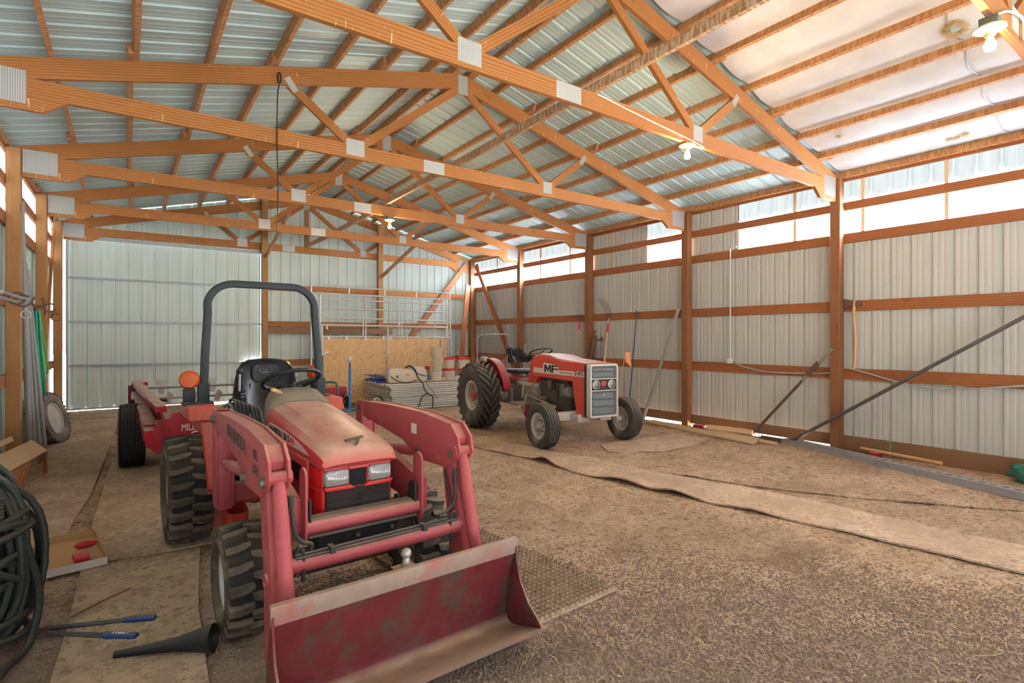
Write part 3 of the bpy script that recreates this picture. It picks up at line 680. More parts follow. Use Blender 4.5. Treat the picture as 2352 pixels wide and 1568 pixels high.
def carcass(mb, R_, w, rr, bulge=.03, grooves=None, sh=.035):
    hw = w / 2
    prof = [(rr - .012, -hw * .72), (rr + .01, -hw * .80), (rr + (R_ - rr) * .35, -hw - bulge * .3), (rr + (R_ - rr) * .6, -hw - bulge * .35), (R_ - sh, -hw * .99), (R_ - sh * .35, -hw * .9)]
    if grooves:
        n = grooves; tr = []
        for i in range(n):
            c0 = -hw * .86 + 1.72 * hw * i / n; c1 = -hw * .86 + 1.72 * hw * (i + 1) / n; g = .012
            bow = lambda t: R_ - .02 * (t / hw) ** 2
            tr += [(bow(c0) - (.012 if i else .01), c0 + .004), (bow(c0 + g), c0 + g), (bow(c1 - g), c1 - g), (bow(c1) - .012, c1 - .004)]
        prof += tr
    else: prof += [(R_, -hw * .55), (R_ + .002, 0), (R_, hw * .55)]
    prof += [(R_ - sh * .35, hw * .9), (R_ - sh, hw * .99), (rr + (R_ - rr) * .6, hw + bulge * .35), (rr + (R_ - rr) * .35, hw + bulge * .3), (rr + .01, hw * .80), (rr - .012, hw * .72)]
    return mb.lathe(prof, 56, (0, 0, 0), (1, 0, 0))
def rim(mb, rr, w, sgn, dish=.5, hub=.06):
    hw = w / 2 * .8
    prof = [(rr + .008, sgn * hw), (rr - .012, sgn * hw * 1.0), (rr - .02, sgn * hw * .8), (rr - .035, sgn * hw * .72), (rr * .86, sgn * hw * dish), (rr * .6, sgn * hw * (dish + .05)), (hub * 1.2, sgn * hw * (dish + .12)), (hub, sgn * hw * (dish + .2)), (.001, sgn * hw * (dish + .2))]
    mb.lathe(prof, 40, (0, 0, 0), (1, 0, 0))
    mb.lathe([(rr + .008, -sgn * hw), (rr - .02, -sgn * hw * .9), (rr - .04, -sgn * hw * .4), (rr - .035, sgn * hw * .72)], 40, (0, 0, 0), (1, 0, 0))
    return mb

# ---------------------------------------------------------------- compact loader tractor
T = thing('compact_tractor', 'red compact tractor with front loader bucket, black roll bar and knobbly tyres', 'tractor', (1.015, 5.17, 0), math.radians(2))
def part(name, mb, mat, par=None, **k): return obj(name, mb, mat, par or T, **k)
def shift(o, x, y, z): o.location = (x, y, z); return o
def agwheel(par, x, y, R_, w, rr, n, h, slant, aw, name, rimmat, tmat, sgn, kink=.3, boltn=6, hubm=None, grooves=None, bulge=.03, hubr=.06, dish=.5):
    wh = shift(obj(name, rim(MB(), rr, w, sgn, dish, hubr), rimmat, par), x, y, R_)
    mb = MB(); carcass(mb, R_ - h if not grooves else R_, w, rr, bulge, grooves)
    ty = obj('tyre', mb, tmat, wh, angle=30)
    if n:
        obj('tread', lugs(MB(), R_, h, w, n, slant, aw, kink=kink), tmat, wh, smooth=True, angle=25)
        ty.data.materials.append(M['rubberdk'])
        for p_ in ty.data.polygons:
            if abs(p_.center.x) < w * .44 and math.hypot(p_.center.y, p_.center.z) > rr + .04: p_.material_index = 1  # darker rubber on the tread floor between the lugs
    mb = MB(); hw = w / 2 * .8; xx = sgn * hw * (dish + .1)
    mb.lathe([(hubr, xx), (hubr, xx + sgn * .05), (hubr * .7, xx + sgn * .075), (.001, xx + sgn * .08)], 20, (0, 0, 0), (1, 0, 0))
    obj('hub', mb, hubm or rimmat, wh)
    mb = MB()
    for k in range(boltn):
        a = 2 * PI * k / boltn; c = V((xx, hubr * 1.75 * math.cos(a), hubr * 1.75 * math.sin(a))); mb.tube([c, c + V((sgn * .03, 0, 0))], .011, 6)
    obj('wheel_bolt', mb, 'bolt', wh, split=True)
    return wh
for sgn in (-1, 1):
    agwheel(T, sgn * .625, 0, .43, .295, .235, 22, .042, .09, .060, 'rear_wheel', 'rimcream', 'rubber', sgn, .1, dish=-.15, hubr=.05)
    agwheel(T, sgn * .55, -1.79, .305, .235, .165, 17, .034, .10, .082, 'front_wheel', 'rimcream', 'rubber', sgn, .1, dish=-.1, hubr=.04)
# running gear
mb = MB().box((-.17, -1.9, .36), (.17, -.2, .68)).box((-.21, -.35, .3), (.21, .3, .72)).box((-.12, -2.08, .40), (.12, -1.6, .58))
part('engine_block', mb, 'engdark', bevel=.02)
part('rear_axle', MB().tube([(-.55, 0, .43), (.55, 0, .43)], .085, 14), 'engdark')
part('front_axle', MB().tube([(-.48, -1.79, .305), (.48, -1.79, .305)], .055, 12).box((-.36, -1.86, .25), (.36, -1.72, .37)), 'engine', bevel=.015)
mb = MB().box((-.235, -2.135, .40), (.235, -2.095, .575))
fp = part('front_plate', mb, 'engdark', bevel=.006)
mb = MB()
for x, z in ((-.02, .53), (-.02, .45), (.19, .535), (.19, .46)): mb.tube([(x, -2.135, z), (x, -2.155, z)], .014, 6)
obj('bolt', mb, 'bolt', fp, split=True)
part('shelf_plate', MB().box((-.31, -2.21, .585), (.325, -2.08, .60)), 'dustcowl', bevel=.003)
# hood
def hring(y, pts): return [(-x, y, z) for x, z in pts] + [(x, y, z) for x, z in reversed(pts[:-1])]
H = [(-1.0, [(.232, .965), (.236, 1.02), (.232, 1.10), (.205, 1.15), (.135, 1.172), (.128, 1.178), (0, 1.185)]),
     (-1.35, [(.236, .955), (.238, 1.0), (.233, 1.07), (.203, 1.115), (.135, 1.135), (.122, 1.148), (0, 1.155)]),
     (-1.7, [(.236, .945), (.237, .985), (.23, 1.04), (.197, 1.075), (.135, 1.09), (.115, 1.102), (0, 1.108)]),
     (-1.98, [(.234, .935), (.235, .97), (.226, 1.01), (.19, 1.035), (.14, 1.045), (.11, 1.05), (0, 1.055)]),
     (-2.09, [(.230, .93), (.230, .96), (.22, .99), (.183, 1.012), (.14, 1.02), (.11, 1.022), (0, 1.025)]),
     (-2.135, [(.222, .927), (.220, .95), (.21, .968), (.175, .98), (.14, .985), (.11, .987), (0, .988)]),
     (-2.155, [(.215, .925), (.212, .932), (.2, .937), (.17, .942), (.14, .944), (.11, .945), (0, .946)])]
part('hood', MB().loft([hring(y, p) for y, p in H]).loft([hring(-2.155, H[-1][1]), hring(-2.12, [(x * .98, .92) for x, z in H[-1][1]])]), 'redM', angle=28)
hood = T.children[-1]
# hood badge decals, both sides
for s in (-1, 1):
    mb = MB(); N_ = 24; top = []; bot = []
    for i in range(N_ + 1):
        t = i / N_; y = -1.03 - .93 * t
        bot.append((y, .985 - .012 * t)); top.append((y, .985 - .012 * t + .075 * (1 - t ** 3.2) ** .8 * (1 - math.exp(-t * 40) * .6) + .001))
    poly = bot + top[::-1]
    mb.prism([(a, c) for a, c in poly], (s, 0, 0), .0025, (s * .2375, 0, 0), (0, 1, 0), (0, 0, 1)); obj('decal', mb, 'decal', hood, smooth=False)
    if s < 0:
        letters('lettering', 'MAHINDRA', (-.2405, -1.08, 1.0), (0, -1, -.02), (0, 0, 1), .048, .33, 'ink', hood, bold=.01)
        letters('lettering', '2015', (-.2405, -1.43, .993), (0, -1, -.02), (0, 0, 1), .046, .145, 'ink', hood, bold=.01)
        letters('lettering', '4WD', (-.2405, -1.585, .991), (0, -1, -.02), (0, 0, 1), .038, .10, 'inkred', hood, bold=.012)
part('hood_latch', MB().bar((-.02, -2.09, 1.0), (.02, -2.06, 1.06), .012, .02).bar((-.06, -2.06, 1.055), (.055, -2.03, 1.065), .02, .014).bar((-.035, -2.11, .99), (-.015, -2.085, 1.02), .02, .01), 'engine', bevel=.003)
# instrument cowl behind the hood
C1 = [(.240, .96), (.243, 1.03), (.238, 1.108), (.21, 1.158), (.14, 1.183), (.12, 1.187), (0, 1.192)]
part('instrument_cowl', MB().loft([hring(-.992, C1), hring(-.97, [(x, z + .012) for x, z in C1]), hring(-.80, [(.215, .98), (.215, 1.08), (.205, 1.19), (.175, 1.245), (.12, 1.265), (.1, 1.268), (0, 1.272)]), hring(-.74, [(.205, .98), (.2, 1.08), (.19, 1.18), (.16, 1.23), (.11, 1.25), (.09, 1.253), (0, 1.255)])], caps=True), 'dustcowl', angle=50)
part('dash_panel', MB().box((-.19, -.76, .75), (.19, -.70, 1.22)).box((-.07, -.74, 1.19), (.09, -.66, 1.285)), 'black', bevel=.02)
# grille shell
def plan(z, e=0): return [(-.233 + e, -1.25, z), (-.235 + e, -2.0, z), (-.228 + e, -2.05, z), (-.205 + e, -2.09, z), (-.17, -2.105 + e, z), (.17, -2.105 + e, z), (.205 - e, -2.09, z), (.228 - e, -2.05, z), (.235 - e, -2.0, z), (.233 - e, -1.25, z)]
gs = part('grille_shell', MB().loft([plan(.615), plan(.80), plan(.803, .004), plan(.815, .004), plan(.818), plan(.92), plan(.925, .02)]), 'redbright', angle=30)
mb = MB()
for k in range(5):
    z = .630 + k * .034; mb.prism([(-2.075, z), (-2.122, z + .002), (-2.112, z + .030), (-2.075, z + .034)], (1, 0, 0), .38, (-.19, 0, 0), (0, 1, 0), (0, 0, 1))
mb.box((-.055, -2.107, .80), (.05, -2.08, .905)).box((-.01, -2.118, .65), (.012, -2.11, .76))
obj('grille', mb, 'grilleblk', gs, bevel=.002, seg=1)
for s, x in ((-1, -.128), (1, .128)):
    mb = MB(); q = rrect(.138, .088, .018); mb.loft([[(x + a * 1.06, -2.095, .862 + c * 1.06) for a, c in q], [(x + a, -2.116, .862 + c) for a, c in q], [(x + a * .9, -2.122, .862 + c * .9) for a, c in q]], closed=True, caps=True)
    obj('headlight', mb, 'lens', gs, angle=60)
    mb = MB().prism([(-.075, 0), (.078, 0), (.085 - .02 * s, -.022), (-.085 - .02 * s, -.022)], (0, -1, 0), .045, (x, -2.085, .815))
    obj('bezel', mb, 'redbright', gs, bevel=.005)
obj('bezel', MB().box((-.06, -2.125, .902), (.055, -2.09, .918)).box((-.2, -2.115, .908), (.2, -2.09, .92)), 'redM', gs, bevel=.003, split=True)
part('side_panel', MB().box((-.245, -1.95, .72), (-.225, -1.02, .945)).box((.225, -1.95, .72), (.245, -1.02, .945)), 'redM', bevel=.008, split=True)
part('side_vent', MB().box((-.249, -1.84, .80), (-.243, -1.66, .90)), 'black')
# front guard
gd = part('front_guard', MB().tube([(-.335, -2.21, .645), (.325, -2.21, .645)], .037, 18), 'pink')
ear = [(.055, 0), (.055, .30)] + [(.055 * math.cos(a), .31 + .06 * math.sin(a)) for a in [i * PI / 10 for i in range(11)]] + [(-.055, .30), (-.055, 0), (-.03, -.03), (.03, -.03)]
for x in (-.347, .325): obj('guard_ear', MB().prism(ear, (1, 0, 0), .014, (x, -2.21, .60), (0, 1, 0), (0, 0, 1)), 'pink', gd, bevel=.003)
ang = MB().box((-.325, -2.20, .678), (.315, -2.13, .687)).box((-.325, -2.2, .66), (.315, -2.19, .685))
obj('guard_shelf', ang, 'dustcowl', gd)
bl = [(-.07, 0), (.035, 0), (.035, .03), (.02, .11), (-.02, .135), (-.07, .13)]
for x in (-.315, .30): obj('guard_lug', MB().prism(bl, (1, 0, 0), .012, (x, -2.16, .665), (0, 1, 0), (0, 0, 1)), 'engdark', gd, bevel=.006)
for x in (-.40, .345): obj('guard_arm', MB().prism([(-2.2, .62), (-2.2, .80), (-1.75, .90), (-1.0, .90), (-1.0, .70), (-1.75, .66)], (1, 0, 0), .055, (x, 0, 0), (0, 1, 0), (0, 0, 1)), 'pink', gd, bevel=.008)
# fenders, roll bar, seat
for s in (-1, 1):
    top = [(.38, 1.10), (-.12, 1.10), (-.15, 1.04), (-.20, .99), (.38, .99)]; leg = [(.38, 1.0), (-.13, 1.0), (-.19, .97), (-.27, .92), (-.40, .74), (-.56, .52), (-.50, .47), (-.36, .68), (-.18, .87), (.38, .88)]
    fx = lambda a, b_: (s * a if s < 0 else b_ * -1 * -1)
    part('fender', MB().prism(top, (1, 0, 0), .20, (-.63 if s < 0 else .43, 0, 0), (0, 1, 0), (0, 0, 1)).prism(leg, (1, 0, 0), .125, (-.545 if s < 0 else .42, 0, 0), (0, 1, 0), (0, 0, 1)), 'redorange', bevel=.014)
    part('fender_hump', MB().lathe([(.70, -.07), (.72, -.05), (.725, 0), (.72, .05), (.70, .07), (.5, .07), (.5, -.07)], 20, (s * .36, .02, .50), (1, 0, 0), True, (-1.35, .8)), 'redorange')
    part('roll_bar_bracket', MB().box((s * .49 - .07, .02, 1.085), (s * .49 + .07, .20, 1.112)).box((s * .49 - .042, .06, 1.1), (s * .49 + .042, .145, 1.27)), 'rops', bevel=.005)
pts = [(-.492, .105, 1.10), (-.475, .12, 1.50), (-.452, .14, 1.86)] + [(-.24 + .215 * math.cos(a), .15, 1.925 + .205 * math.sin(a)) for a in [PI - i * PI / 20 for i in range(1, 11)]]
pts = pts + [(-x, y, z) for x, y, z in reversed(pts)]
part('roll_bar', sweep(pts, rrect(.062, .062, .012, 2), (0, 1, 0)), 'rops', angle=40)
def seatrow(s, w, y, c, th=0): return [(w * u, y - c * abs(u) ** 3 + th, s) for u in (-1, -.96, -.85, -.6, -.3, 0, .3, .6, .85, .96, 1)]
rows = [(.90, .235, -.02, .10), (1.0, .245, .0, .11), (1.1, .245, .03, .11), (1.2, .24, .055, .10), (1.3, .228, .07, .085), (1.38, .208, .075, .06), (1.43, .175, .072, .03), (1.452, .13, .068, .012), (1.46, .07, .066, .0)]
st = part('seat_back', MB().loft([seatrow(*r) for r in rows]), 'seat', solid=.05, angle=70)
ce = lambda u, z: (u, .066 - .10 * abs(u / .235) ** 3 - .004, z)
obj('piping', MB().tube([ce(a, 1.345 + c) for a, c in rrect(.235, .16, .05, 6)], .005, 6, closed=True).tube([ce(-.14, .95 + .3 * t / 8) for t in range(9)], .006, 6).tube([ce(.14, .95 + .3 * t / 8) for t in range(9)], .006, 6), 'seat', st)
obj('emblem', MB().tube([(-.005 + .052 * math.cos(a), .052, 1.366 + .027 * math.sin(a)) for a in [i * PI / 16 for i in range(32)]], .0022, 5, closed=True).tube(bez([(-.033, .051, 1.378), (-.015, .051, 1.366), (-.004, .051, 1.38), (.006, .051, 1.362), (.028, .051, 1.378)], 5), .002, 5), 'steel', st)
letters('lettering', 'Mahindra', (-.03, .0515, 1.346), (1, 0, 0), (0, 0, 1), .010, .05, 'steel', st)
part('seat_cushion', MB().loft([[(w * a, c, z) for a, c in [(-1, .08), (-1, -.30), (-.9, -.38), (-.5, -.42), (.5, -.42), (.9, -.38), (1, -.30), (1, .08)]] for w, z in ((.2, .76), (.235, .79), (.245, .84), (.235, .885), (.2, .90))], closed=True, caps=True), 'seat', angle=60)
part('operator_platform', MB().box((-.38, -.95, .48), (.38, -.35, .51)).box((-.30, -.2, .66), (.30, .25, .80)), 'redorange', bevel=.01)
# steering
sw = part('steering_wheel', MB().tube([V((.0, -.73, 1.325)) + V((1, 0, .06)) * (.21 * math.cos(a)) + V((0, .87, -.40)) * (.21 * math.sin(a)) for a in [2 * PI * i / 40 for i in range(40)]], .0165, 10, closed=True), 'black')
sp = MB()
for a in (.15, 2.2, -1.75): sp.bar(V((0, -.745, 1.285)), V((.0, -.73, 1.325)) + V((1, 0, .06)) * (.2 * math.cos(a)) + V((0, .87, -.40)) * (.2 * math.sin(a)), .032, .014, (0, -.4, .9))
sp.tube([(0, -.80, 1.18), (0, -.735, 1.305)], .03, 12)
obj('spoke', sp, 'black', sw, bevel=.003)
part('throttle_lever', MB().tube([(-.08, -.86, 1.225), (-.13, -.90, 1.25)], .004, 6), 'galv')
part('throttle_knob', MB().tube([(-.125, -.895, 1.247), (-.17, -.93, 1.268), (-.195, -.945, 1.278)], [.012, .016, .013], 10), 'handle')
mb = MB()
for k in range(5): mb.lathe([(.045, 0), (.062 - .004 * k, .006), (.062 - .004 * k, .012), (.046, .02)], 4, (-.31, -.42, 1.13 + k * .021), (0, 0, 1))
lv = part('loader_lever', mb.box((-.37, -.48, 1.0), (-.25, -.36, 1.13)), 'black')
obj('lever_rod', MB().tube([(-.31, -.42, 1.22), (-.30, -.38, 1.37)], .009, 10), 'steel', lv)
obj('lever_knob', MB().sphere((-.299, -.375, 1.385), .027), 'black', lv)
mb = MB()
for k in range(7):
    x = -.385 + .028 * k; r = R.uniform(.04, .07)
    mb.tube(bez([(x, -.46, 1.06), (x - .005, -.50, 1.16 - .01 * k), (x + .012, -.56 - r * .4, 1.17 - .012 * k), (x + .02, -.64, 1.03), (x + .03 + .02 * (k % 2), -.78, .86), (x + .06, -.95, .72)], 8), .012, 8)
part('hydraulic_hose', mb, 'hose', split=True)
mb = MB()
for k in range(3): mb.tube(bez([(-.42 + .03 * k, -.45, 1.12), (-.40 + .04 * k, -.54, 1.145 - .02 * k), (-.37 + .03 * k, -.58, 1.06), (-.40 + .03 * k, -.57, .97), (-.38 + .02 * k, -.50, 1.0)], 8), .013, 8)
part('valve_hose', mb, 'dustcowl', split=True)
# flashing lamps
for s in (-1, 1):
    lm = part('indicator_lamp', MB().lathe([(.001, -.038), (.06, -.036), (.072, -.02), (.076, 0), (.076, .03), (.06, .055), (.001, .06)], 24, (s * .60, .05, 1.305) if s < 0 else (.50, .27, 1.315), (.25 * -s, 1, .0)), 'orange')
    obj('lamp_stalk', MB().box((s * .60 - .045, .04, 1.12), (s * .60 + .045, .075, 1.235)).box((s * .60 - .05, .02, 1.09), (s * .60 + .05, .10, 1.125)) if s < 0 else MB().box((.455, .25, 1.10), (.545, .29, 1.245)), 'black', lm, bevel=.012)
# loader
for s in (-1, 1):
    o0 = s * .57; dx = -s
    bm_ = [(-.92, 1.06), (-.96, 1.13), (-1.02, 1.155), (-1.5, 1.172), (-2.0, 1.172), (-2.36, 1.14), (-2.44, 1.07), (-2.46, .985), (-2.42, .935), (-2.30, .872), (-1.94, .86), (-1.72, .955), (-1.05, 1.035)]
    arm = part('loader_arm', MB().prism([(y, z) for y, z in bm_], (dx, 0, 0), .016, (o0, 0, 0), (0, 1, 0), (0, 0, 1)).prism([(y, z) for y, z in bm_], (dx, 0, 0), .016, (o0 + dx * .088, 0, 0), (0, 1, 0), (0, 0, 1)).prism([(-1.0, 1.05), (-1.02, 1.15), (-1.5, 1.166), (-2.0, 1.166), (-2.33, 1.13), (-2.40, 1.06), (-2.38, 1.0), (-1.9, 1.0), (-1.6, .985)], (dx, 0, 0), .07, (o0 + dx * .016, 0, 0), (0, 1, 0), (0, 0, 1)), 'pink', bevel=.004)
    low = [(-2.20, .93), (-2.245, .88), (-2.315, .50), (-2.335, .12), (-2.36, .06), (-2.45, .05), (-2.50, .10), (-2.475, .50), (-2.37, .97), (-2.3, .98)]
    lo = obj('lower_arm', MB().prism(low, (dx, 0, 0), .085, (o0 + dx * .008, 0, 0), (0, 1, 0), (0, 0, 1)), 'pink', arm, bevel=.008)
    cx = o0 + dx * .055
    obj('pin_hole', MB().lathe([(.001, .006), (.024, .006), (.024, .014), (.034, .014), (.036, 0)], 20, (o0 + dx * .008, -2.40, .50), (-dx, 0, 0)), 'pink', arm)
    obj('bucket_cylinder', MB().tube([(cx, -2.415, .965), (cx, -2.46, .80), (cx, -2.565, .42)], [.03, .036, .036], 16).tube([(cx, -2.565, .42), (cx, -2.60, .30)], .018, 10).tube([(cx - .06, -2.41, .985), (cx + .06, -2.41, .985)], .032, 14), 'pink', arm)
    mb = MB()
    for y, z, r in ((-1.95, .905, .022), (-2.38, .965, .024), (-.97, 1.10, .026)): mb.tube([(o0 - dx * .022, y, z), (o0 + dx * .12, y, z)], r, 12)
    obj('pivot_pin', mb, 'bolt', arm, split=True)
    ps = part('loader_post', MB().box((min(o0 + dx * .0, o0 + dx * .014), -1.03, .50), (max(o0, o0 + dx * .014), -.90, 1.155)).box((min(o0 + dx * .014, o0 + dx * .10), -1.02, .48), (max(o0 + dx * .014, o0 + dx * .10), -.91, 1.0)).box((min(o0 + dx * .10, o0 + dx * .115), -1.03, .50), (max(o0 + dx * .10, o0 + dx * .115), -.90, 1.155)).box((min(o0 + dx * .1, o0 + dx * .36), -1.0, .52), (max(o0 + dx * .1, o0 + dx * .36), -.92, .64)), 'pink', bevel=.004)
    obj('lift_cylinder', MB().tube([(cx, -1.0, .80), (cx, -1.35, .835)], .02, 12).tube([(cx, -1.22, .82), (cx, -1.92, .90)], .037, 16), 'pink', arm)
    mb = MB()
    hx = o0 + dx * .11
    mb.tube(bez([(hx, -2.42, .86), (hx + dx * .012, -2.44, .72), (hx + dx * .05, -2.43, .66), (hx + dx * .10, -2.42, .63), (hx + dx * .06, -2.43, .55), (hx + dx * .02, -2.44, .50)], 8), .010, 8).tube([(hx, -2.42, .89), (hx, -2.42, .80)], .014, 8)
    mb.tube(bez([(hx + dx * .01, -2.44, .60), (hx + dx * .03, -2.46, .65), (hx + dx * .05, -2.45, .60), (hx + dx * .045, -2.46, .48)], 8), .010, 8)
    mb.tube(bez([(hx, -2.30, .86), (hx, -2.36, .70), (hx + dx * .01, -2.43, .52)], 8), .008, 8)
    obj('hydraulic_hose', mb, 'hose', arm, split=True)
    if s < 0:
        letters('lettering', 'MAHINDRA', (-.5715, -1.45, 1.06), (0, -1, -.06), (0, -.1, 1), .075, .52, 'inkfade', arm, bold=.008)
        letters('lettering', 'ML', (-.5715, -2.15, 1.04), (0, -1, 0), (0, 0, 1), .05, .10, 'inkfade', arm, bold=.01)
        letters('lettering', '104', (-.5715, -2.14, .965), (0, -1, 0), (0, 0, 1), .052, .115, 'inkfade', arm, bold=.01)
    else:
        obj('sticker', MB().box((.462, -1.93, 1.02), (.4655, -1.86, 1.085)), 'decal', arm)
tt = part('torque_tube', MB().tube([(-.49, -2.42, .555), (.49, -2.42, .555)], .045, 20), 'pink')
obj('hydraulic_line', MB().tube([(-.45, -2.45, .606), (-.1, -2.45, .610), (.45, -2.44, .612)], .008, 8).tube([(-.45, -2.47, .598), (-.15, -2.475, .60), (.45, -2.46, .605)], .007, 8).box((-.29, -2.49, .59), (-.265, -2.43, .622)).box((.22, -2.49, .59), (.245, -2.43, .622)), 'hose', tt, split=True)
# bucket
pf = [(-2.748, .515), (-2.738, .45), (-2.70, .33), (-2.668, .20), (-2.655, .12), (-2.668, .065), (-2.71, .045), (-2.80, .065), (-2.965, .118)]
pf = [(p.x, p.y) for p in bez([(a, c, 0) for a, c in pf], 5)]
bw = .635; bx = .02
mb = MB(); n = len(pf)
outer = [(y + .014, z + .006) if z > .1 and y > -2.75 else (y + .004, z - .014) for y, z in pf]
mb.loft([[(bx + x, y, z) for y, z in pf] + [(bx + x, y, z) for y, z in reversed(outer)] for x in (-bw, -.3, 0, .3, bw)], closed=True, caps=True)
bk = part('bucket', mb, 'bucket', angle=30)
side = [(-2.748, .515), (-2.752, .42), (-2.785, .31), (-2.86, .21), (-2.945, .15), (-2.975, .118), (-2.965, .10), (-2.80, .05), (-2.71, .03), (-2.655, .055), (-2.642, .12), (-2.655, .2), (-2.687, .33), (-2.725, .45), (-2.734, .515)]
for x in (-bw - .012, bw): obj('side_plate', MB().prism(side, (1, 0, 0), .012, (bx + x, 0, 0), (0, 1, 0), (0, 0, 1)), 'bucket', bk, bevel=.003)
obj('top_edge', MB().prism([(-2.756, .535), (-2.742, .445), (-2.730, .445), (-2.722, .535)], (1, 0, 0), 2 * bw + .03, (bx - bw - .015, 0, 0), (0, 1, 0), (0, 0, 1)), 'lip', bk, bevel=.003)
obj('cutting_edge', MB().prism([(-2.985, .128), (-2.975, .105), (-2.83, .058), (-2.82, .072)], (1, 0, 0), 2 * bw + .09, (bx - bw - .045, 0, 0), (0, 1, 0), (0, 0, 1)), 'lip', bk, bevel=.002)
obj('hitch_ball', MB().sphere((.03, -2.66, .572), .027).tube([(.03, -2.66, .49), (.03, -2.66, .56)], [.03, .014], 14), 'brass', bk)
obj('bucket_bracket', MB().box((-.55, -2.66, .12), (-.42, -2.45, .40)).box((.44, -2.66, .12), (.57, -2.45, .40)).box((-.03, -2.72, .46), (.09, -2.6, .50)), 'bucket', bk, bevel=.006, split=True)
mb = MB(); rr = random.Random(3)
for k in range(2): 
    pass

# ---------------------------------------------------------------- manure spreader
S = thing('manure_spreader', 'dark red two-wheeled manure spreader with toothed beaters behind the compact tractor', 'farm spreader', (.90, 8.46, 0))
def sp_(name, mb, mat, par=None, **k): return obj(name, mb, mat, par or S, **k)
for s in (-1, 1):
    agwheel(S, s * .86, 0, .41, .27, .20, 0, 0, 0, 0, 'wheel', 'rimcream', 'rubberdk', s, grooves=6, bulge=.02)
sp_('axle', MB().tube([(-.8, 0, .41), (.8, 0, .41)], .045, 12).box((-.45, -1.2, .36), (-.38, 1.2, .44)).box((.38, -1.2, .36), (.45, 1.2, .44)), 'redspread')
for s in (-1, 1):
    X = lambda v: s * v
    sp_('side_board', MB().loft([[(X(.47), -1.2, .42), (X(.60), -1.25, .86), (X(.62), -1.25, .86), (X(.50), -1.2, .42)], [(X(.50), 1.25, .42), (X(.77), 1.25, .99), (X(.79), 1.25, .99), (X(.53), 1.25, .42)]], closed=True, caps=True), 'redspread')
    sp_('top_rail', MB().bar((X(.60), -1.28, .855), (X(.80), 1.22, .985), .11, .07), 'redspread', bevel=.006)
    sp_('chain_guard', MB().bar((X(.69), -1.05, .60), (X(.80), .75, .84), .13, .14).bar((X(.71), -1.2, .56), (X(.74), -.6, .66), .10, .12), 'redspread', bevel=.006)
    sp_('end_post', MB().bar((X(.86), 1.16, .965), (X(.66), 1.16, .985), .16, .05).bar((X(.86), 1.2, .40), (X(.86), 1.2, .96), .05, .08), 'redspread', bevel=.006)
    sp_('end_plate', MB().prism([(.86, .5), (.5, .42), (.74, .97), (.86, .95)], (0, 1, 0), .02, (0, 1.19, 0), (s, 0, 0)), 'redspread')
sp_('floor_board', MB().box((-.5, -1.2, .40), (.5, 1.22, .43)), 'board')
fp = [(-.745, .50), (-.62, .72), (-.50, .745), (-.49, .80), (.49, .80), (.50, .745), (.62, .72), (.745, .50), (.745, .44), (.62, .345), (-.62, .345), (-.745, .44)]
fr = sp_('front_panel', MB().prism(fp, (0, 1, 0), .03, (0, -1.19, 0)), 'redspread', bevel=.006)
letters('lettering', 'MILLCREEK', (-.395, -1.193, .578), (1, 0, .06), (0, 0, 1), .082, .34, 'whiteink', fr, bold=.0)
obj('emblem', MB().tube([(-.30 + .02 * k, -1.193, .553 + .012 * math.sin(k * .5)) for k in range(14)], .008, 6), 'whiteink', fr)
sp_('tongue', MB().bar((-.22, -1.2, .42), (0, -2.3, .40), .08, .08).bar((.22, -1.2, .42), (0, -2.3, .40), .08, .08), 'redspread')
for y, z in ((1.3, .90), (1.22, .745)):
    bt = sp_('beater', MB().tube([(-.72, y, z), (.72, y, z)], .016, 8), 'steel')
    mb = MB()
    for k in range(5):
        x = -.49 + .34 * k if z > .8 else -.4 + .33 * k; tz = .13 if z > .8 else -.02
        fan = [(-.035, -.10)] + [(-.075 + .15 * i / 10, .10 + (.014 if i % 2 else 0)) for i in range(11)] + [(.035, -.10)]
        if z > .8: mb.prism(fan, (.1, 1, .15), .006, (x, y + .02, z + .0), (1, 0, 0), (0, .1, 1))
        else: mb.prism([(-.07, -.05), (.0, -.08), (.07, .03), (.02, .10), (-.03, .02)], (.3, 1, 0), .006, (x, y - .03, z), (1, 0, .2), (-.2, 0, 1))
    obj('paddle', mb, 'steel', bt, split=True)
for x in (-.70, .70): sp_('beater_bearing', MB().box((x - .03, 1.15, .65), (x + .03, 1.36, .98)), 'iron', bevel=.01)
sp_('shift_lever', MB().tube([(-.84, .3, .80), (-.62, .5, .80), (-.45, .5, .78)], .018, 8).sphere((-.86, .28, .81), .035), 'black')

# ---------------------------------------------------------------- old row-crop tractor
F = thing('farm_tractor', 'older orange-red farm tractor with square grille and smooth front tyres by the right wall', 'tractor', (6.08, 8.41, 0), math.radians(-6.25))
def fp_(name, mb, mat, par=None, **k): return obj(name, mb, mat, par or F, **k)
for s in (-1, 1):
    agwheel(F, s * .80, 0, .60, .36, .27, 22, .036, -.42, .052, 'rear_wheel', 'rimcream', 'rubberMF', s, 1.0, 8, 'rimred', bulge=.04, hubr=.085, dish=.2)
    agwheel(F, s * .79 + .0, -2.2, .345, .215, .19, 0, 0, 0, 0, 'front_wheel', 'rimcream', 'rubberMF', s, grooves=5, bulge=.02, hubr=.05, dish=.1)
hp = [(-.98, 1.235), (-1.07, 1.34), (-1.22, 1.385), (-1.55, 1.372), (-1.80, 1.325), (-2.0, 1.31), (-2.55, 1.272), (-2.55, .978), (-2.2, .984), (-1.05, 1.006)]
ring = lambda x: [(x, y, z) for y, z in hp]
ins = lambda x, d: [(x, y, z - (d if z > 1.2 and y > -2.5 and z > 1.25 else 0)) for y, z in hp]
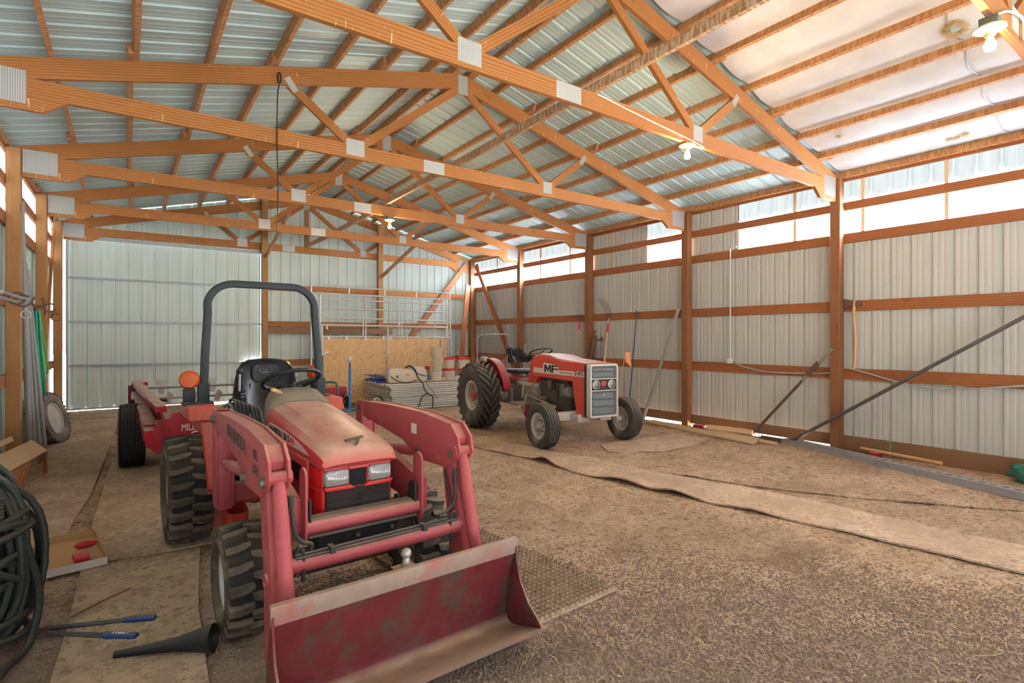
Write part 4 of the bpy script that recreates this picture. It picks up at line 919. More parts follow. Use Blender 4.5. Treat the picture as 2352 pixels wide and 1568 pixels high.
hd = fp_('hood', MB().loft([ring(-.25), ], closed=True).loft([ins(-.25, .03), [(-.235, y, z) for y, z in hp], [(-.18, y, z + (.006 if z > 1.2 else 0)) for y, z in hp], [(.18, y, z + (.006 if z > 1.2 else 0)) for y, z in hp], [(.235, y, z) for y, z in hp], ins(.25, .03)], closed=True, caps=True), 'redMF', angle=25)
fp_('nose_panel', MB().prism([(-2.20, .985), (-2.56, .985), (-2.56, .47), (-2.36, .46), (-2.30, .54), (-2.26, .70)], (1, 0, 0), .025, (-.25, 0, 0), (0, 1, 0), (0, 0, 1)).prism([(-2.20, .985), (-2.56, .985), (-2.56, .47), (-2.36, .46), (-2.30, .54), (-2.26, .70)], (1, 0, 0), .025, (.225, 0, 0), (0, 1, 0), (0, 0, 1)), 'redMF', bevel=.004, split=True)
for s in (-1, 1):
    dc = [(-1.06, 1.075), (-1.06, 1.155), (-1.36, 1.148), (-1.385, 1.245), (-1.82, 1.212), (-1.83, 1.135), (-2.53, 1.146), (-2.53, 1.075)]
    obj('decal', MB().prism(dc, (s, 0, 0), .002, (s * .2505, 0, 0), (0, 1, 0), (0, 0, 1)), 'decal', hd, smooth=False)
    obj('decal_edge', MB().prism([(-1.06, 1.062), (-1.06, 1.075), (-2.53, 1.075), (-2.53, 1.064)], (s, 0, 0), .002, (s * .2505, 0, 0), (0, 1, 0), (0, 0, 1)), 'silver', hd, smooth=False)
def glyph(poly, y0, z0, w_, h_): obj('lettering', MB().prism([(-a * w_, c * h_) for a, c in poly], (-1, 0, 0), .0025, (-.2525, y0, z0), (0, 1, 0), (0, 0, 1)), 'ink', hd, smooth=False)
glyph([(0, 0), (0, 1), (.27, 1), (.5, .48), (.73, 1), (1, 1), (1, 0), (.77, 0), (.77, .62), (.57, .16), (.43, .16), (.23, .62), (.23, 0)], -1.41, 1.088, .20, .125)
glyph([(0, 0), (0, .88), (.12, 1), (1, 1), (1, .80), (.26, .80), (.26, .58), (.5, .58), (.5, .40), (.26, .40), (.26, 0)], -1.625, 1.088, .19, .125)
glyph([(.55, .40), (.55, .58), (1, .58), (1, .40)], -1.625, 1.088, .19, .125)
letters('lettering', 'MASSEY FERGUSON', (-.253, -1.87, 1.092), (0, -1, 0), (0, 0, 1), .022, .32, 'ink', hd, bold=.0)
letters('lettering', '245', (-.253, -2.25, 1.083), (0, -1, 0), (0, 0, 1), .058, .24, 'ink', hd, bold=.012)
# grille frame
fo, fi = rrect(.53, .80, .035, 4), rrect(.47, .735, .02, 4)
mb = MB(); b = lambda q, y, k=1: [(a * k, y, .868 + c * k) for a, c in q]
mb.loft([b(fo, -2.545), b(fo, -2.66), b([(a * .985, c * .985) for a, c in fo], -2.675), b(fi, -2.675), b(fi, -2.62)], closed=True)
gf = fp_('grille_frame', mb, 'silver', angle=40)
obj('frame_seal', MB().loft([b([(a * 1.012, c * 1.008) for a, c in fo], -2.535), b([(a * 1.012, c * 1.008) for a, c in fo], -2.585)], closed=True, caps=True), 'black', gf)
mb = MB().box((-.235, -2.64, .50), (.235, -2.60, 1.235))
for z0, z1 in ((1.07, 1.14), (1.155, 1.205), (.52, .61), (.635, .72), (.745, .83)): mb.prism([(-2.635, z0), (-2.655, z0 + .004), (-2.64, z1), (-2.635, z1)], (1, 0, 0), .40, (-.2, 0, 0), (0, 1, 0), (0, 0, 1))
obj('grille_panel', mb, 'grille', gf, bevel=.002, seg=1)
obj('grille_bar', MB().box((-.235, -2.668, 1.038), (.235, -2.63, 1.052)).box((-.235, -2.668, .865), (.235, -2.63, .878)), 'silver', gf, split=True)
obj('lamp_panel', MB().box((-.232, -2.652, .878), (.232, -2.63, 1.038)), 'ink', gf)
for x in (-.145, .145):
    hl = obj('headlight', MB().lathe([(.001, -.004), (.035, 0), (.05, .012), (.056, .03)], 24, (x, -2.672, .96), (0, 1, 0)), 'lens', gf)
    obj('lamp_ring', MB().lathe([(.055, .0), (.066, .004), (.066, .03)], 24, (x, -2.675, .96), (0, 1, 0)), 'silver', hl)
tri = MB()
for q in ([(-.058, .05), (.058, .05), (.04, .028), (-.04, .028)], [(-.066, .018), (-.006, .018), (-.004, -.012), (-.022, -.028), (-.034, -.012)], [(.066, .018), (.006, .018), (.004, -.012), (.022, -.028), (.034, -.012)], [(-.03, .026), (.03, .026), (.012, .008), (-.012, .008)], [(-.008, -.02), (.008, -.02), (.004, -.05), (-.004, -.05)]): tri.prism(q, (0, -1, 0), .006, (0, -2.652, .96))
obj('emblem', tri, 'rimred', gf, smooth=False)
obj('latch_knob', MB().sphere((0, -2.66, 1.185), .013).sphere((0, -2.66, .80), .013), 'silver', gf, split=True)
# engine, gearbox, axles
mb = MB().box((-.19, -2.05, .50), (.19, -1.15, .92)).box((-.15, -1.95, .90), (.15, -1.2, .98)).box((-.23, -1.75, .62), (-.18, -1.35, .80)).box((-.12, -2.2, .42), (.12, -1.0, .52)).tube([(-.24, -1.55, .82), (-.24, -1.55, .95)], .055, 14).tube([(-.22, -1.9, .72), (-.22, -1.9, .92)], .06, 14).tube([(-.25, -1.25, .62), (-.22, -1.45, .62)], .06, 14)
for k in range(6): mb.tube([(-.2, -1.25 - .12 * k, .90), (-.235, -1.28 - .12 * k, .84), (-.22, -1.3 - .12 * k, .75)], .012, 6)
fp_('engine_block', mb, 'engine', bevel=.012)
fp_('air_cleaner', MB().tube([(-.17, -2.08, .80), (-.17, -1.88, .80)], .085, 18), 'greyMF')
fp_('radiator', MB().box((-.21, -2.5, .47), (.21, -2.40, .97)), 'engdark')
fp_('gearbox', MB().box((-.2, -1.2, .48), (.2, .1, .80)).box((-.24, -1.15, .62), (.24, -.75, .80)).box((-.15, -.6, .78), (.15, .2, .90)).box((-.25, -.25, .42), (.25, .3, .80)), 'greyMF', bevel=.03)
fp_('gearbox_cover', MB().box((-.22, -1.15, .80), (.22, -.45, .865)), 'greyax', bevel=.012)
fp_('rear_axle', MB().tube([(-.72, 0, .6), (-.3, 0, .6), (.3, 0, .6), (.72, 0, .6)], [.09, .14, .14, .09], 18), 'greyMF')
fp_('front_axle', MB().bar((-.62, -2.2, .46), (.62, -2.2, .46), .10, .13).box((-.32, -2.45, .38), (-.10, -2.05, .50)).box((.1, -2.45, .38), (.32, -2.05, .5)), 'greyax', bevel=.01)
for s in (-1, 1):
    fp_('steering_spindle', MB().tube([(s * .64, -2.2, .34), (s * .62, -2.2, .60)], .036, 12).tube([(s * .62, -2.2, .59), (s * .50, -2.08, .59)], .022, 8).tube([(s * .7, -2.2, .345), (s * .6, -2.2, .345)], .05, 12), 'greyax')
fp_('drag_link', MB().tube([(-.50, -2.08, .60), (-.32, -1.0, .66)], .014, 8).tube([(.50, -2.08, .60), (.32, -1.0, .66)], .014, 8), 'greyMF', split=True)
fp_('step_plate', MB().box((-.52, -1.0, .50), (-.22, -.62, .525)).box((.22, -1.0, .5), (.52, -.62, .525)).tube([(-.42, -1.0, .36), (-.42, -1.02, .52), (-.34, -1.0, .70)], .02, 8), 'greyMF', bevel=.004, split=True)
fp_('pedal_linkage', MB().bar((-.3, -.8, .84), (-.38, -.9, .62), .03, .012).bar((-.26, -.55, .86), (-.34, -.2, .66), .04, .02).tube(bez([(-.2, -1.1, .98), (-.28, -1.12, .9), (-.26, -1.0, .8), (-.29, -.9, .7)], 6), .01, 6), 'greyMF', split=True)
fp_('dash_console', MB().prism([(-1.1, .98), (-.86, .98), (-.80, 1.15), (-.95, 1.30), (-1.1, 1.33)], (1, 0, 0), .36, (-.18, 0, 0), (0, 1, 0), (0, 0, 1)).box((-.14, -.95, .80), (.14, -.7, 1.02)), 'redMF', bevel=.012)
sw = fp_('steering_wheel', MB().tube([V((.06, -.80, 1.40)) + V((1, 0, 0)) * (.215 * math.cos(a)) + V((0, .90, -.36)) * (.20 * math.sin(a)) for a in [2 * PI * i / 36 for i in range(36)]], .014, 8, closed=True), 'black')
s2 = MB().tube([(.06, -1.0, 1.2), (.06, -.81, 1.385)], .022, 10)
for a in (.5, 2.6, -1.57): s2.tube([(.06, -.815, 1.38), V((.06, -.80, 1.40)) + V((1, 0, 0)) * (.21 * math.cos(a)) + V((0, .9, -.36)) * (.2 * math.sin(a))], .008, 6)
obj('spoke', s2, 'black', sw)
for s in (-1, 1):
    fd = fp_('fender', MB().lathe([(.66, -.09), (.675, -.085), (.68, 0), (.675, .055), (.655, .065), (.655, .05), (.66, -.08)], 26, (s * .54, .02, .60), (s, 0, 0), False, (-1.35, 1.0)).lathe([(.675, -.04), (.35, -.04), (.35, -.025), (.675, -.025)], 26, (s * .5, .02, .60), (s, 0, 0), False, (-1.35, 1.0)), 'fenderMF')
    fp_('fender_lamp', MB().tube([(s * .60, .10, 1.25), (s * .60, .22, 1.26)], .055, 16).sphere((s * .60, .085, 1.25), .054, 14, (1, .5, 1)), 'greyax')
# seat
bk = [(.215, -.0), (.235, .12), (.20, .20), (.15, .22)]
rows = []
for z, w, y, c in ((1.19, .20, .02, .14), (1.26, .235, .04, .22), (1.33, .235, .08, .26), (1.36, .19, .10, .12), (1.42, .15, .11, .05), (1.47, .12, .115, .02)): rows.append([(w * u, y - c * u * u, z) for u in (-1, -.8, -.5, -.2, 0, .2, .5, .8, 1)])
st = fp_('seat_back', MB().loft(rows), 'seat', solid=.03, angle=70)
mb = MB()
for x in (-.07, -.025, .025, .07): mb.box((x - .016, .045, 1.31), (x + .016, .095, 1.44))
obj('seat_rib', mb, 'black', st, bevel=.01, split=True)
fp_('seat_cushion', MB().box((-.22, -.42, 1.0), (.22, .05, 1.07)), 'black', bevel=.03, seg=3)
fp_('seat_frame', MB().box((-.16, -.35, .88), (.16, .02, .93)).bar((-.15, -.3, .92), (-.15, 0, 1.02), .03, .02).bar((.15, -.3, .92), (.15, 0, 1.02), .03, .02).tube([(-.18, .08, 1.0), (-.18, .1, 1.3)], .015, 8), 'rimred')
fp_('seat_spring', MB().tube([(-.1 + .2 * k / 60 * 0 + .04 * math.cos(k * .7), -.15 + .04 * math.sin(k * .7), .90 + .11 * k / 60) for k in range(61)], .008, 6), 'steel')
# ---------------------------------------------------------------- mats and floor litter
def slab(name, front, back, th, mat, label, cat, n=40, wave=.012, seed=0, curl=None, lift=.004):
    """thin sheet lying on the floor between two edge lines"""
    f, b = bez([(x, y, 0) for x, y in front], 12), bez([(x, y, 0) for x, y in back], 12)
    def at(P, t):
        q = t * (len(P) - 1); i = min(int(q), len(P) - 2); return P[i].lerp(P[i + 1], q - i)
    mb = MB(); top = []
    for i in range(n + 1):
        row = []
        for j in range(13):
            t, u = i / n, j / 12; p = at(f, t).lerp(at(b, t), u); e = (1 - u) ** 2
            z = gz(p.x, p.y) + lift + th + wave * max(0, mnoise.noise((p.x * 2.1, p.y * 2.1, seed)) + .1) + .008 * mnoise.noise((p.x * 6, p.y * 6, seed + 3)) * e + .004
            for cy, amp, wd in (curl or ()): z += amp * math.exp(-((p.y - cy + .25 * u) / wd) ** 2) * max(0, 1 - u * .9)
            row.append((p.x, p.y, z))
        top.append(row)
    mb.loft(top); e1 = [r[0] for r in top]; e2 = [r[-1] for r in top]
    mb.loft([e1, [(x, y, z - th - .004) for x, y, z in e1]]); mb.loft([e2, [(x, y, z - th - .004) for x, y, z in e2]])
    for r in (top[0], top[-1]): mb.loft([r, [(x, y, z - th - .004) for x, y, z in r]])
    return one(name, mb, mat, label, cat, weld=True, angle=50)
slab('rubber_mat', [(4.15, 7.55), (4.30, 6.7), (4.46, 5.72), (4.44, 4.9), (4.53, 4.42), (4.61, 3.86), (4.78, 2.94), (4.95, 1.89), (5.07, 0.99), (5.12, .3)], [(4.8, 7.6), (4.92, 6.61), (5.06, 5.76), (5.2, 4.9), (5.24, 4.53), (5.3, 4.04), (5.50, 3.39), (5.64, 2.17), (5.72, 1.11), (5.75, .3)], .012, 'mat', 'long dusty rubber mat with wavy curled edge across the middle of the floor', 'mat', 90, .016, 1, ((5.55, .07, .22), (4.25, .055, .28), (3.62, .045, .2), (2.85, .03, .2)))
slab('rubber_mat', [(5.26, 4.30), (5.46, 3.92), (5.66, 3.28), (6.1, 2.5), (6.51, 1.91), (6.94, 1.35)], [(5.72, 4.6), (6.2, 4.5), (6.6, 4.1), (6.9, 3.3), (7.2, 2.4), (7.4, 1.8)], .010, 'dirt', 'dirt covered rubber mat lying between the wavy mat and the right wall', 'mat', 50, .010, 5)
slab('rubber_mat', [(5.64, 5.51), (6.0, 5.28), (6.38, 5.09), (7.0, 5.1), (7.69, 5.25)], [(5.9, 5.95), (6.3, 5.98), (6.7, 5.96), (7.2, 5.9), (7.7, 5.8)], .012, 'mat', 'small rubber mat beside the front wheel of the older tractor', 'mat', 24, .012, 8)
slab('conveyor_belt', [(-.96, 12.6), (-.96, 10.39), (-1.0, 8.6), (-1.02, 7.0), (-1.02, 5.6)], [(-.14, 12.5), (-.24, 9.5), (-.32, 7.22), (-.38, 6.49), (-.43, 5.6)], .010, 'belt', 'dusty belting strip along the left wall running to the sliding door', 'mat', 60, .008, 11)
slab('conveyor_belt', [(-.12, 10.4), (-.2, 8.04), (-.24, 6.6), (-.26, 5.7), (-.28, 5.0)], [(.75, 10.3), (.72, 8.43), (.66, 6.6), (.62, 5.7), (.56, 4.9)], .010, 'belt', 'dusty belting strip under the spreader wheel and rear tractor wheel', 'mat', 50, .008, 14)
slab('conveyor_belt', [(-.27, 4.85), (-.28, 4.03), (-.30, 3.37), (-.32, 2.6)], [(.46, 4.85), (.36, 3.9), (.33, 3.3), (.30, 2.6)], .010, 'belt', 'dusty belting strip in the foreground under the black funnel', 'mat', 36, .008, 17)

def perforated(mb, nu, nv, cu, cv, th, hole, o, u, v, n=None, tile=None, rib=.014, skip=()):
    """sheet of nu x nv cells each with an eight-sided hole"""
    o, u, v = V(o), V(u), V(v); nn = u.cross(v).normalized(); P = lambda a, b, z: o + u * a + v * b + nn * z
    sq = [(-.5, -.5), (0, -.5), (.5, -.5), (.5, 0), (.5, .5), (0, .5), (-.5, .5), (-.5, 0)]
    for i in range(nu):
        for j in range(nv):
            a, b = (i + .5) * cu, (j + .5) * cv; k = len(mb.v)
            for x, y in sq: mb.v.append(P(a + x * cu, b + y * cv, 0))
            for x, y in hole: mb.v.append(P(a + x, b + y, 0))
            for x, y in hole: mb.v.append(P(a + x, b + y, -th))
            for q in range(8):
                r = (q + 1) % 8; mb.quad((k + q, k + r, k + 8 + r, k + 8 + q)); mb.quad((k + 8 + q, k + 8 + r, k + 16 + r, k + 16 + q))
    return mb
hl = [(.0135 * math.cos(a), .0135 * math.sin(a)) for a in [-3 * PI / 4 + i * PI / 4 for i in range(8)]]
u = V((-.998, -.065, 0)); v = V((-.11, .994, 0)); mb = MB(); o = V((2.60, 2.47, .024))
perforated(mb, 22, 36, .0418, .0425, .018, hl, o - u * 0, u, v)
for i in range(4): a = o + u * (.0418 * 22 * i / 3) ; mb.bar(a + V((0, 0, -.007)), a + v * 1.53 + V((0, 0, -.007)), .012, .016)
for j in range(6): a = o + v * (1.53 * j / 5); mb.bar(a + V((0, 0, -.007)), a + u * .92 + V((0, 0, -.007)), .012, .016)
one('perforated_mat', mb, 'perf', 'perforated rubber mat of square tiles partly under the loader bucket', 'mat', smooth=False)

rs = random.Random(11)
def scatter(n, fn, region):
    mb = MB()
    for _ in range(n):
        x, y = region(rs); fn(mb, x, y, gz(x, y))
    return mb
def straw(mb, x, y, z):
    L = rs.uniform(.012, .05) * (1 if rs.random() < .93 else 2); a = rs.uniform(0, PI); c, s = math.cos(a), math.sin(a); w = rs.uniform(.001, .003); k = rs.uniform(-.4, .4)
    b = len(mb.v); h = rs.uniform(.004, .012)
    for t, dz in ((-1, 0), (0, h), (1, rs.uniform(0, .01))):
        xx, yy = x + c * L * t - s * k * L * (t * t), y + s * L * t + c * k * L * (t * t)
        mb.v += [V((xx - s * w, yy + c * w, z + .006 + dz)), V((xx + s * w, yy - c * w, z + .006 + dz))]
    mb.quad((b, b + 1, b + 3, b + 2)); mb.quad((b + 2, b + 3, b + 5, b + 4))
def pebble(mb, x, y, z):
    r = rs.uniform(.003, .0095) * (1 if rs.random() < .97 else 1.6); b = len(mb.v)
    for dx, dy, dz in ((1, 0, 0), (0, 1, 0), (-1, 0, 0), (0, -1, 0), (0, 0, 1)): mb.v.append(V((x + dx * r * rs.uniform(.6, 1.3), y + dy * r * rs.uniform(.6, 1.3), z + dz * r * rs.uniform(.5, 1.1))))
    for q in range(4): mb.quad((b + q, b + (q + 1) % 4, b + 4))
def reg_all(r):
    while True:
        y = .4 + 9.6 * r.random() ** 1.15; x = -1.0 + 9.3 * r.random()
        if x > 5.3 * y or .58 * x + .8145 * y < 2.45: continue
        if mnoise.noise((x * .8, y * .8, 9)) + r.uniform(-.8, .8) > .05: return x, y
def reg_front(r):
    while True:
        y = .3 + 3.5 * r.random(); x = .7 + 4.6 * r.random(); d = .58 * x + .8145 * y
        if d > 2.45 and x < 5.3 * y and r.random() < 1.2 - max(0, d - 3.1 - .7 * mnoise.noise((x * 1.1, y * 1.1, 2))) / .9: return x, y
mb = scatter(5200, straw, reg_all)
for _ in range(700):
    x, y = rs.gauss(.36, .10), rs.uniform(3.9, 5.4); straw(mb, x, y, gz(x, y))
tag(obj('straw', mb, 'nest', smooth=False), 'loose straw and chaff scattered over the dirt floor', 'straw', kind='stuff')
mb = scatter(42000, pebble, reg_front)
gm_ = plain('crumbly_dark_gravel', (.21, .145, .105), .95, 0, .85, 60)
tag(obj('gravel', mb, gm_, smooth=False), 'crumbly dark gravel over the foreground floor', 'gravel', kind='stuff')
def chip(mb, x, y, z):
    L, w_ = rs.uniform(.004, .012), rs.uniform(.002, .005); a = rs.uniform(0, PI); c, s = math.cos(a), math.sin(a); b = len(mb.v)
    for p, q, dz in ((-L, -w_, .003), (L, -w_ * .5, rs.uniform(.003, .012)), (L * .8, w_, rs.uniform(.003, .012)), (-L * .9, w_ * .7, .004)): mb.v.append(V((x + p * c - q * s, y + p * s + q * c, z + .004 + dz)))
    mb.quad((b, b + 1, b + 2, b + 3))
mb = scatter(4200, chip, reg_all)
tag(obj('wood_shavings', mb, plain('pale_wood_shavings', (.52, .37, .24), .9, 0, .4, 50), smooth=False), 'pale wood shavings sprinkled over the dirt floor', 'shavings', kind='stuff')
mb = MB()
for _ in range(900):
    t = rs.random(); x, y = 1.25 + .75 * t + rs.gauss(0, .06), 2.18 - .02 * t + rs.gauss(0, .06); pebble(mb, x, y, gz(x, y) + abs(rs.gauss(0, .006)))
tag(obj('gravel', mb, gm_, smooth=False), 'spilled dark gravel under the bucket lip', 'gravel', kind='stuff')

# ---------------------------------------------------------------- foreground left
C = thing('hose_coil', 'large hanging coil of dark grey hose at the left edge', 'hose', (-.66, 3.92, 0))
rc = random.Random(5); mb = MB()
for i in range(17):
    cx, cy, hw, hh = rc.uniform(-.09, .06), -.14 + .018 * i, rc.uniform(.16, .25), rc.uniform(.38, .455); cz = .03 + hh + rc.uniform(0, .06); sk = rc.uniform(-.12, .12); pts = []
    for k in range(26):
        a = 2 * PI * k / 26; w_ = 1 + .05 * math.sin(3 * a + i)
        pts.append((cx + hw * math.sin(a) * w_ + sk * math.cos(a) * .3, cy + .045 * math.sin(a + i) + .03 * math.sin(2 * a + i * 2), max(.022, cz + hh * math.cos(a) - .06 * (1 - math.cos(2 * a)) * .3)))
    mb.tube(pts, .0185, 9, closed=True)
obj('hanging_loop', mb, 'cable', C, split=True); mb = MB()
for i in range(9):
    cx, cy, cz, rx = -.06 + rc.uniform(-.03, .03), -.05, .14 + .075 * i + rc.uniform(-.02, .02), rc.uniform(.24, .30); tl = rc.uniform(-.14, .14)
    mb.tube([(cx + rx * math.cos(a), cy + .19 * math.sin(a), max(.03, cz + tl * math.cos(a) - .05 * math.sin(a) * math.cos(a) + .035 * math.sin(2 * a + i))) for a in [2 * PI * k / 26 for k in range(26)]], .0185, 9, closed=True)
obj('wrapped_loop', mb, 'cable', C, split=True)
mb = MB().tube([(.12, -.19, .88), (.125, -.205, .80), (.12, -.205, .73)], .024, 12)
for k in range(7): mb.lathe([(.024, 0), (.030, .003), (.030, .008), (.024, .011)], 12, (.121, -.205, .74 + .016 * k), (0, 0, 1))
obj('hose_fitting', mb, 'hose', C)
obj('tail', MB().tube(bez([(.20, -.1, .62), (.27, -.08, .3), (.24, -.16, .06), (.17, -.35, .035), (.12, -.6, .03), (.16, -.9, .03)], 8), .0185, 9), 'cable', C)
one('reel_board', MB().box((-.97, 3.70, .0), (-.615, 3.72, .88)), 'board', 'plywood board standing in the coil of dark hose', 'board', bevel=.002)
# leaning wooden trough
B = thing('feed_trough', 'old wooden feed trough of rough boards behind the dark hose coil', 'trough', (-1.02, 7.9, 0))
B.location = (0, 0, 0)
def brd(nm, q, th, mt):
    q = [V(a) for a in q]; n_ = (q[1] - q[0]).cross(q[3] - q[0]).normalized(); mb = MB(); d_ = (q[1] - q[0]).length; e_ = (q[3] - q[0]).length
    mb.v = q + [a - n_ * th for a in q]; mb.quad((0, 1, 2, 3), ((0, 0), (d_, 0), (d_, e_), (0, e_))); mb.quad((7, 6, 5, 4), ((0, 0), (d_, 0), (d_, e_), (0, e_)))
    for a in range(4): b_ = (a + 1) % 4; mb.quad((a, a + 4, b_ + 4, b_), ((0, 0), (0, th), (.3, th), (.3, 0)))
    obj(nm, mb, mt, B, bevel=.002, seg=1)
brd('ledge_board', [(-1.0, 7.34, .30), (-.79, 8.57, .30), (-.96, 8.78, .41), (-1.17, 7.55, .41)], .024, 'board')
brd('front_board', [(-.905, 7.42, .01), (-.885, 7.98, .285), (-1.0, 7.36, .285), (-1.0, 7.34, .05)][::-1], .022, 'girt')
brd('end_board', [(-.84, 8.30, .19), (-.805, 8.55, .19), (-.805, 8.55, .285), (-.84, 8.30, .285)], .022, 'girt')
brd('back_board', [(-1.19, 7.70, .46), (-1.08, 8.50, .46), (-1.12, 8.58, .50), (-1.22, 7.78, .50)], .02, 'board')
brd('leg', [(-.80, 8.56, .0), (-.80, 8.64, .0), (-.80, 8.64, .33), (-.80, 8.56, .29)], .03, 'girt')
brd('leg', [(-1.2, 7.7, .0), (-1.2, 7.8, .0), (-1.2, 7.8, .46), (-1.2, 7.7, .46)], .03, 'girt')
# cardboard tray
K = thing('cardboard_tray', 'open cardboard tray lying on the belting in front of the rear tractor wheel', 'box', (-.345, 5.22, .02), math.radians(8))
z = .012
obj('base', MB().box((-.17, -.38, 0), (.17, .38, .006)), 'card', K)
for lo, hi, mt in (((-.17, -.384, 0), (.17, -.378, .055), 'cardw'), ((-.17, .378, 0), (.17, .384, .06), 'card'), ((-.176, -.38, 0), (-.17, .38, .055), 'card'), ((.17, -.38, 0), (.176, .38, .055), 'card')): obj('side_wall', MB().box(lo, hi), mt, K)
one('red_lens', MB().sphere((0, 0, 0), .05, 14, (1.5, .8, .45)), 'redtool', 'red plastic lens at the far end inside the cardboard tray', 'lamp lens', loc=(-.27, 5.34, .052), rot=(0, 0, .2))
one('red_lens', MB().box((-.045, -.075, 0), (.045, .075, .035)), 'redtool', 'red boxy lens at the near end inside the cardboard tray', 'lamp lens', loc=(-.28, 5.05, .032), rot=(0, 0, .15), bevel=.01)
# bolt cutter
Q = thing('bolt_cutter', 'bolt cutter with blue grips lying by the coil of dark hose', 'bolt cutter', (-.34, 3.92, .022))
h1 = [V((-.02, .055, .0)), V((.33, -.09, .0)), V((.47, -.16, .0))]; h2 = [V((-.02, -.01, .0)), V((.24, -.22, .0)), V((.38, -.33, .0))]
for hh in (h1, h2):
    a = obj('handle_bar', MB().tube([hh[0], hh[1]], .0135, 10), 'darkpipe', Q)
    d = (hh[2] - hh[1]).normalized(); obj('grip', MB().tube([hh[1] - d * .01, hh[1], hh[1] + d * .02, hh[2] - d * .015, hh[2]], [.015, .019, .021, .021, .018], 12), 'navy', a)
    if hh is h2: letters('lettering', 'KOBALT', hh[1] + d * .045 + V((.012, .016, .0195)) + V((-.020, -.028, 0)), d, V((-d.y, d.x, 0)), .017, .09, 'whiteink', a, depth=.003)
obj('jaw', MB().bar((-.02, .055, 0), (-.10, .03, .0), .04, .02).bar((-.02, -.01, 0), (-.10, .03, 0), .04, .02).bar((-.09, .03, 0), (-.18, .05, 0), .05, .018), 'iron', Q, bevel=.004)
# funnel and stick
one('funnel', MB().lathe([(.018, 0), (.02, .07), (.026, .18), (.036, .30), (.056, .40), (.068, .46), (.071, .475), (.066, .475), (.05, .40), (.03, .30), (.012, 0)], 28, (0, 0, 0), (1, 0, 0)), 'black', 'long black plastic funnel lying next to the front tractor wheel', 'funnel', loc=(-.055, 3.42, .034), rot=(0, math.radians(-6), math.radians(-27)))
one('stick', MB().tube(bez([(-.27, 4.03, .034), (-.1, 4.16, .045), (.02, 4.27, .036)], 6), [.006] * 12 + [.003], 7), 'skirt', 'thin dry stick on the belting beyond the blue grips', 'stick')

# ---------------------------------------------------------------- left wall
def pipe(p0, p1, r, label, bell=False):
    mb = MB().tube([p0, p1], r, 12)
    if bell: d = (V(p1) - V(p0)).normalized(); mb.tube([V(p1) - d * .16, V(p1) - d * .12, p1], [r, r * 1.25, r * 1.25], 12)
    return one('conduit_pipe', mb, 'pvc', label, 'pipe', group='grey pipes leaning on the left wall')
pipe((-1.02, 9.2, .0), (-1.13, 9.38, 3.42), .033, 'tallest of the grey pipes leaning on the left wall, with a belled top', True)
pipe((-.99, 9.42, .0), (-1.14, 9.62, 2.72), .024, 'second grey pipe leaning on the left wall, right beside the tallest')
pipe((-.955, 9.6, .0), (-1.13, 9.74, 2.66), .022, 'grey pipe leaning on the left wall, third counted from the tallest')
pipe((-.91, 9.72, .0), (-1.12, 9.82, 2.58), .022, 'outermost grey pipe leaning on the left wall, next to the green hoses')
def hang(name, mat, x, y, z0, z1, n, spread, label, seed, tail=0):
    q = random.Random(seed); mb = MB(); mp = []
    for i in range(n):
        w_ = q.uniform(.04, .09); lo = z1 + q.uniform(-.06, .2); dy = spread * (i / max(1, n - 1)); dx = q.uniform(-.015, .03)
        loop = [(x + dx, y - .02 + dy * .1, z0), (x + dx + .015, y + .01 + dy * .6, (z0 + lo) / 2 + .1), (x + dx + .05, y + dy, lo + .12), (x + dx + .045, y + dy + w_ * .7, lo), (x + dx + .02, y + dy + w_ * 1.2, lo + .15), (x + dx, y + dy * .7 + w_, (z0 + lo) / 2 + .15), (x + dx - .01, y + dy * .1 + .02, z0 + .01)]
        mp += bez(loop, 7)[:-1]
    mb.tube(mp, .0115, 8)
    return one(name, mb, mat, label, 'garden hose', group='garden hoses hung on the left wall')
hang('garden_hose', 'hoseteal', -1.05, 9.86, 2.02, .62, 4, .16, 'teal garden hose hanging in loops from the horseshoe cluster', 1)
hang('garden_hose', 'hosegreen', -1.05, 10.12, 2.04, .80, 4, .34, 'mid green garden hose hanging between the teal and pale green ones', 2)
hang('garden_hose', 'hoselime', -1.06, 10.5, 2.06, .95, 3, .45, 'pale green garden hose hanging nearest the leaning tyre', 3)
def shoe(p, rz, label, tilt=0, r=.068, gap=.5):
    a = [V((r * .9 * math.sin(t), 0, -r * 1.05 * math.cos(t))) for t in [(-PI + gap) + (2 * PI - 2 * gap) * k / 20 for k in range(21)]]
    mb = sweep(a, rrect(.011, .022, .003, 2), (0, 1, 0)); return one('horseshoe', mb, 'iron', label, 'horseshoe', group='horseshoes nailed up as hooks', loc=p, rot=(0, tilt, rz))
shoe((-.98, 8.31, 2.08), .1, 'horseshoe hook on the nearest left post, at the tip of the grey rods', 1.2)
shoe((-1.0, 8.02, 2.09), .1, 'horseshoe hook round the grey rods, at the very left edge of the photo', 1.2)
shoe((-1.0, 9.74, 2.14), .3, 'horseshoe hook at the top of the hose cluster')
shoe((-1.0, 9.92, 2.03), -.2, 'horseshoe hook holding the teal hose', 2.8)
shoe((-.98, 10.9, 2.12), .2, 'horseshoe hook on the second left post, just above the pale green hose', 1.3)
shoe((-1.08, 12.95, 2.04), .2, 'horseshoe hook nearest the sliding door', 1.4)
for k in range(2): one('rod', MB().tube([(-1.03 + .05 * k, 7.0, 2.05 + .045 * k), (-.99 + .04 * k, 8.36, 2.05 + .04 * k)], .019, 10), 'galvd', ['lower', 'upper'][k] + ' of two grey rods resting in horseshoes on the left wall', 'rod', group='grey rods in horseshoes')
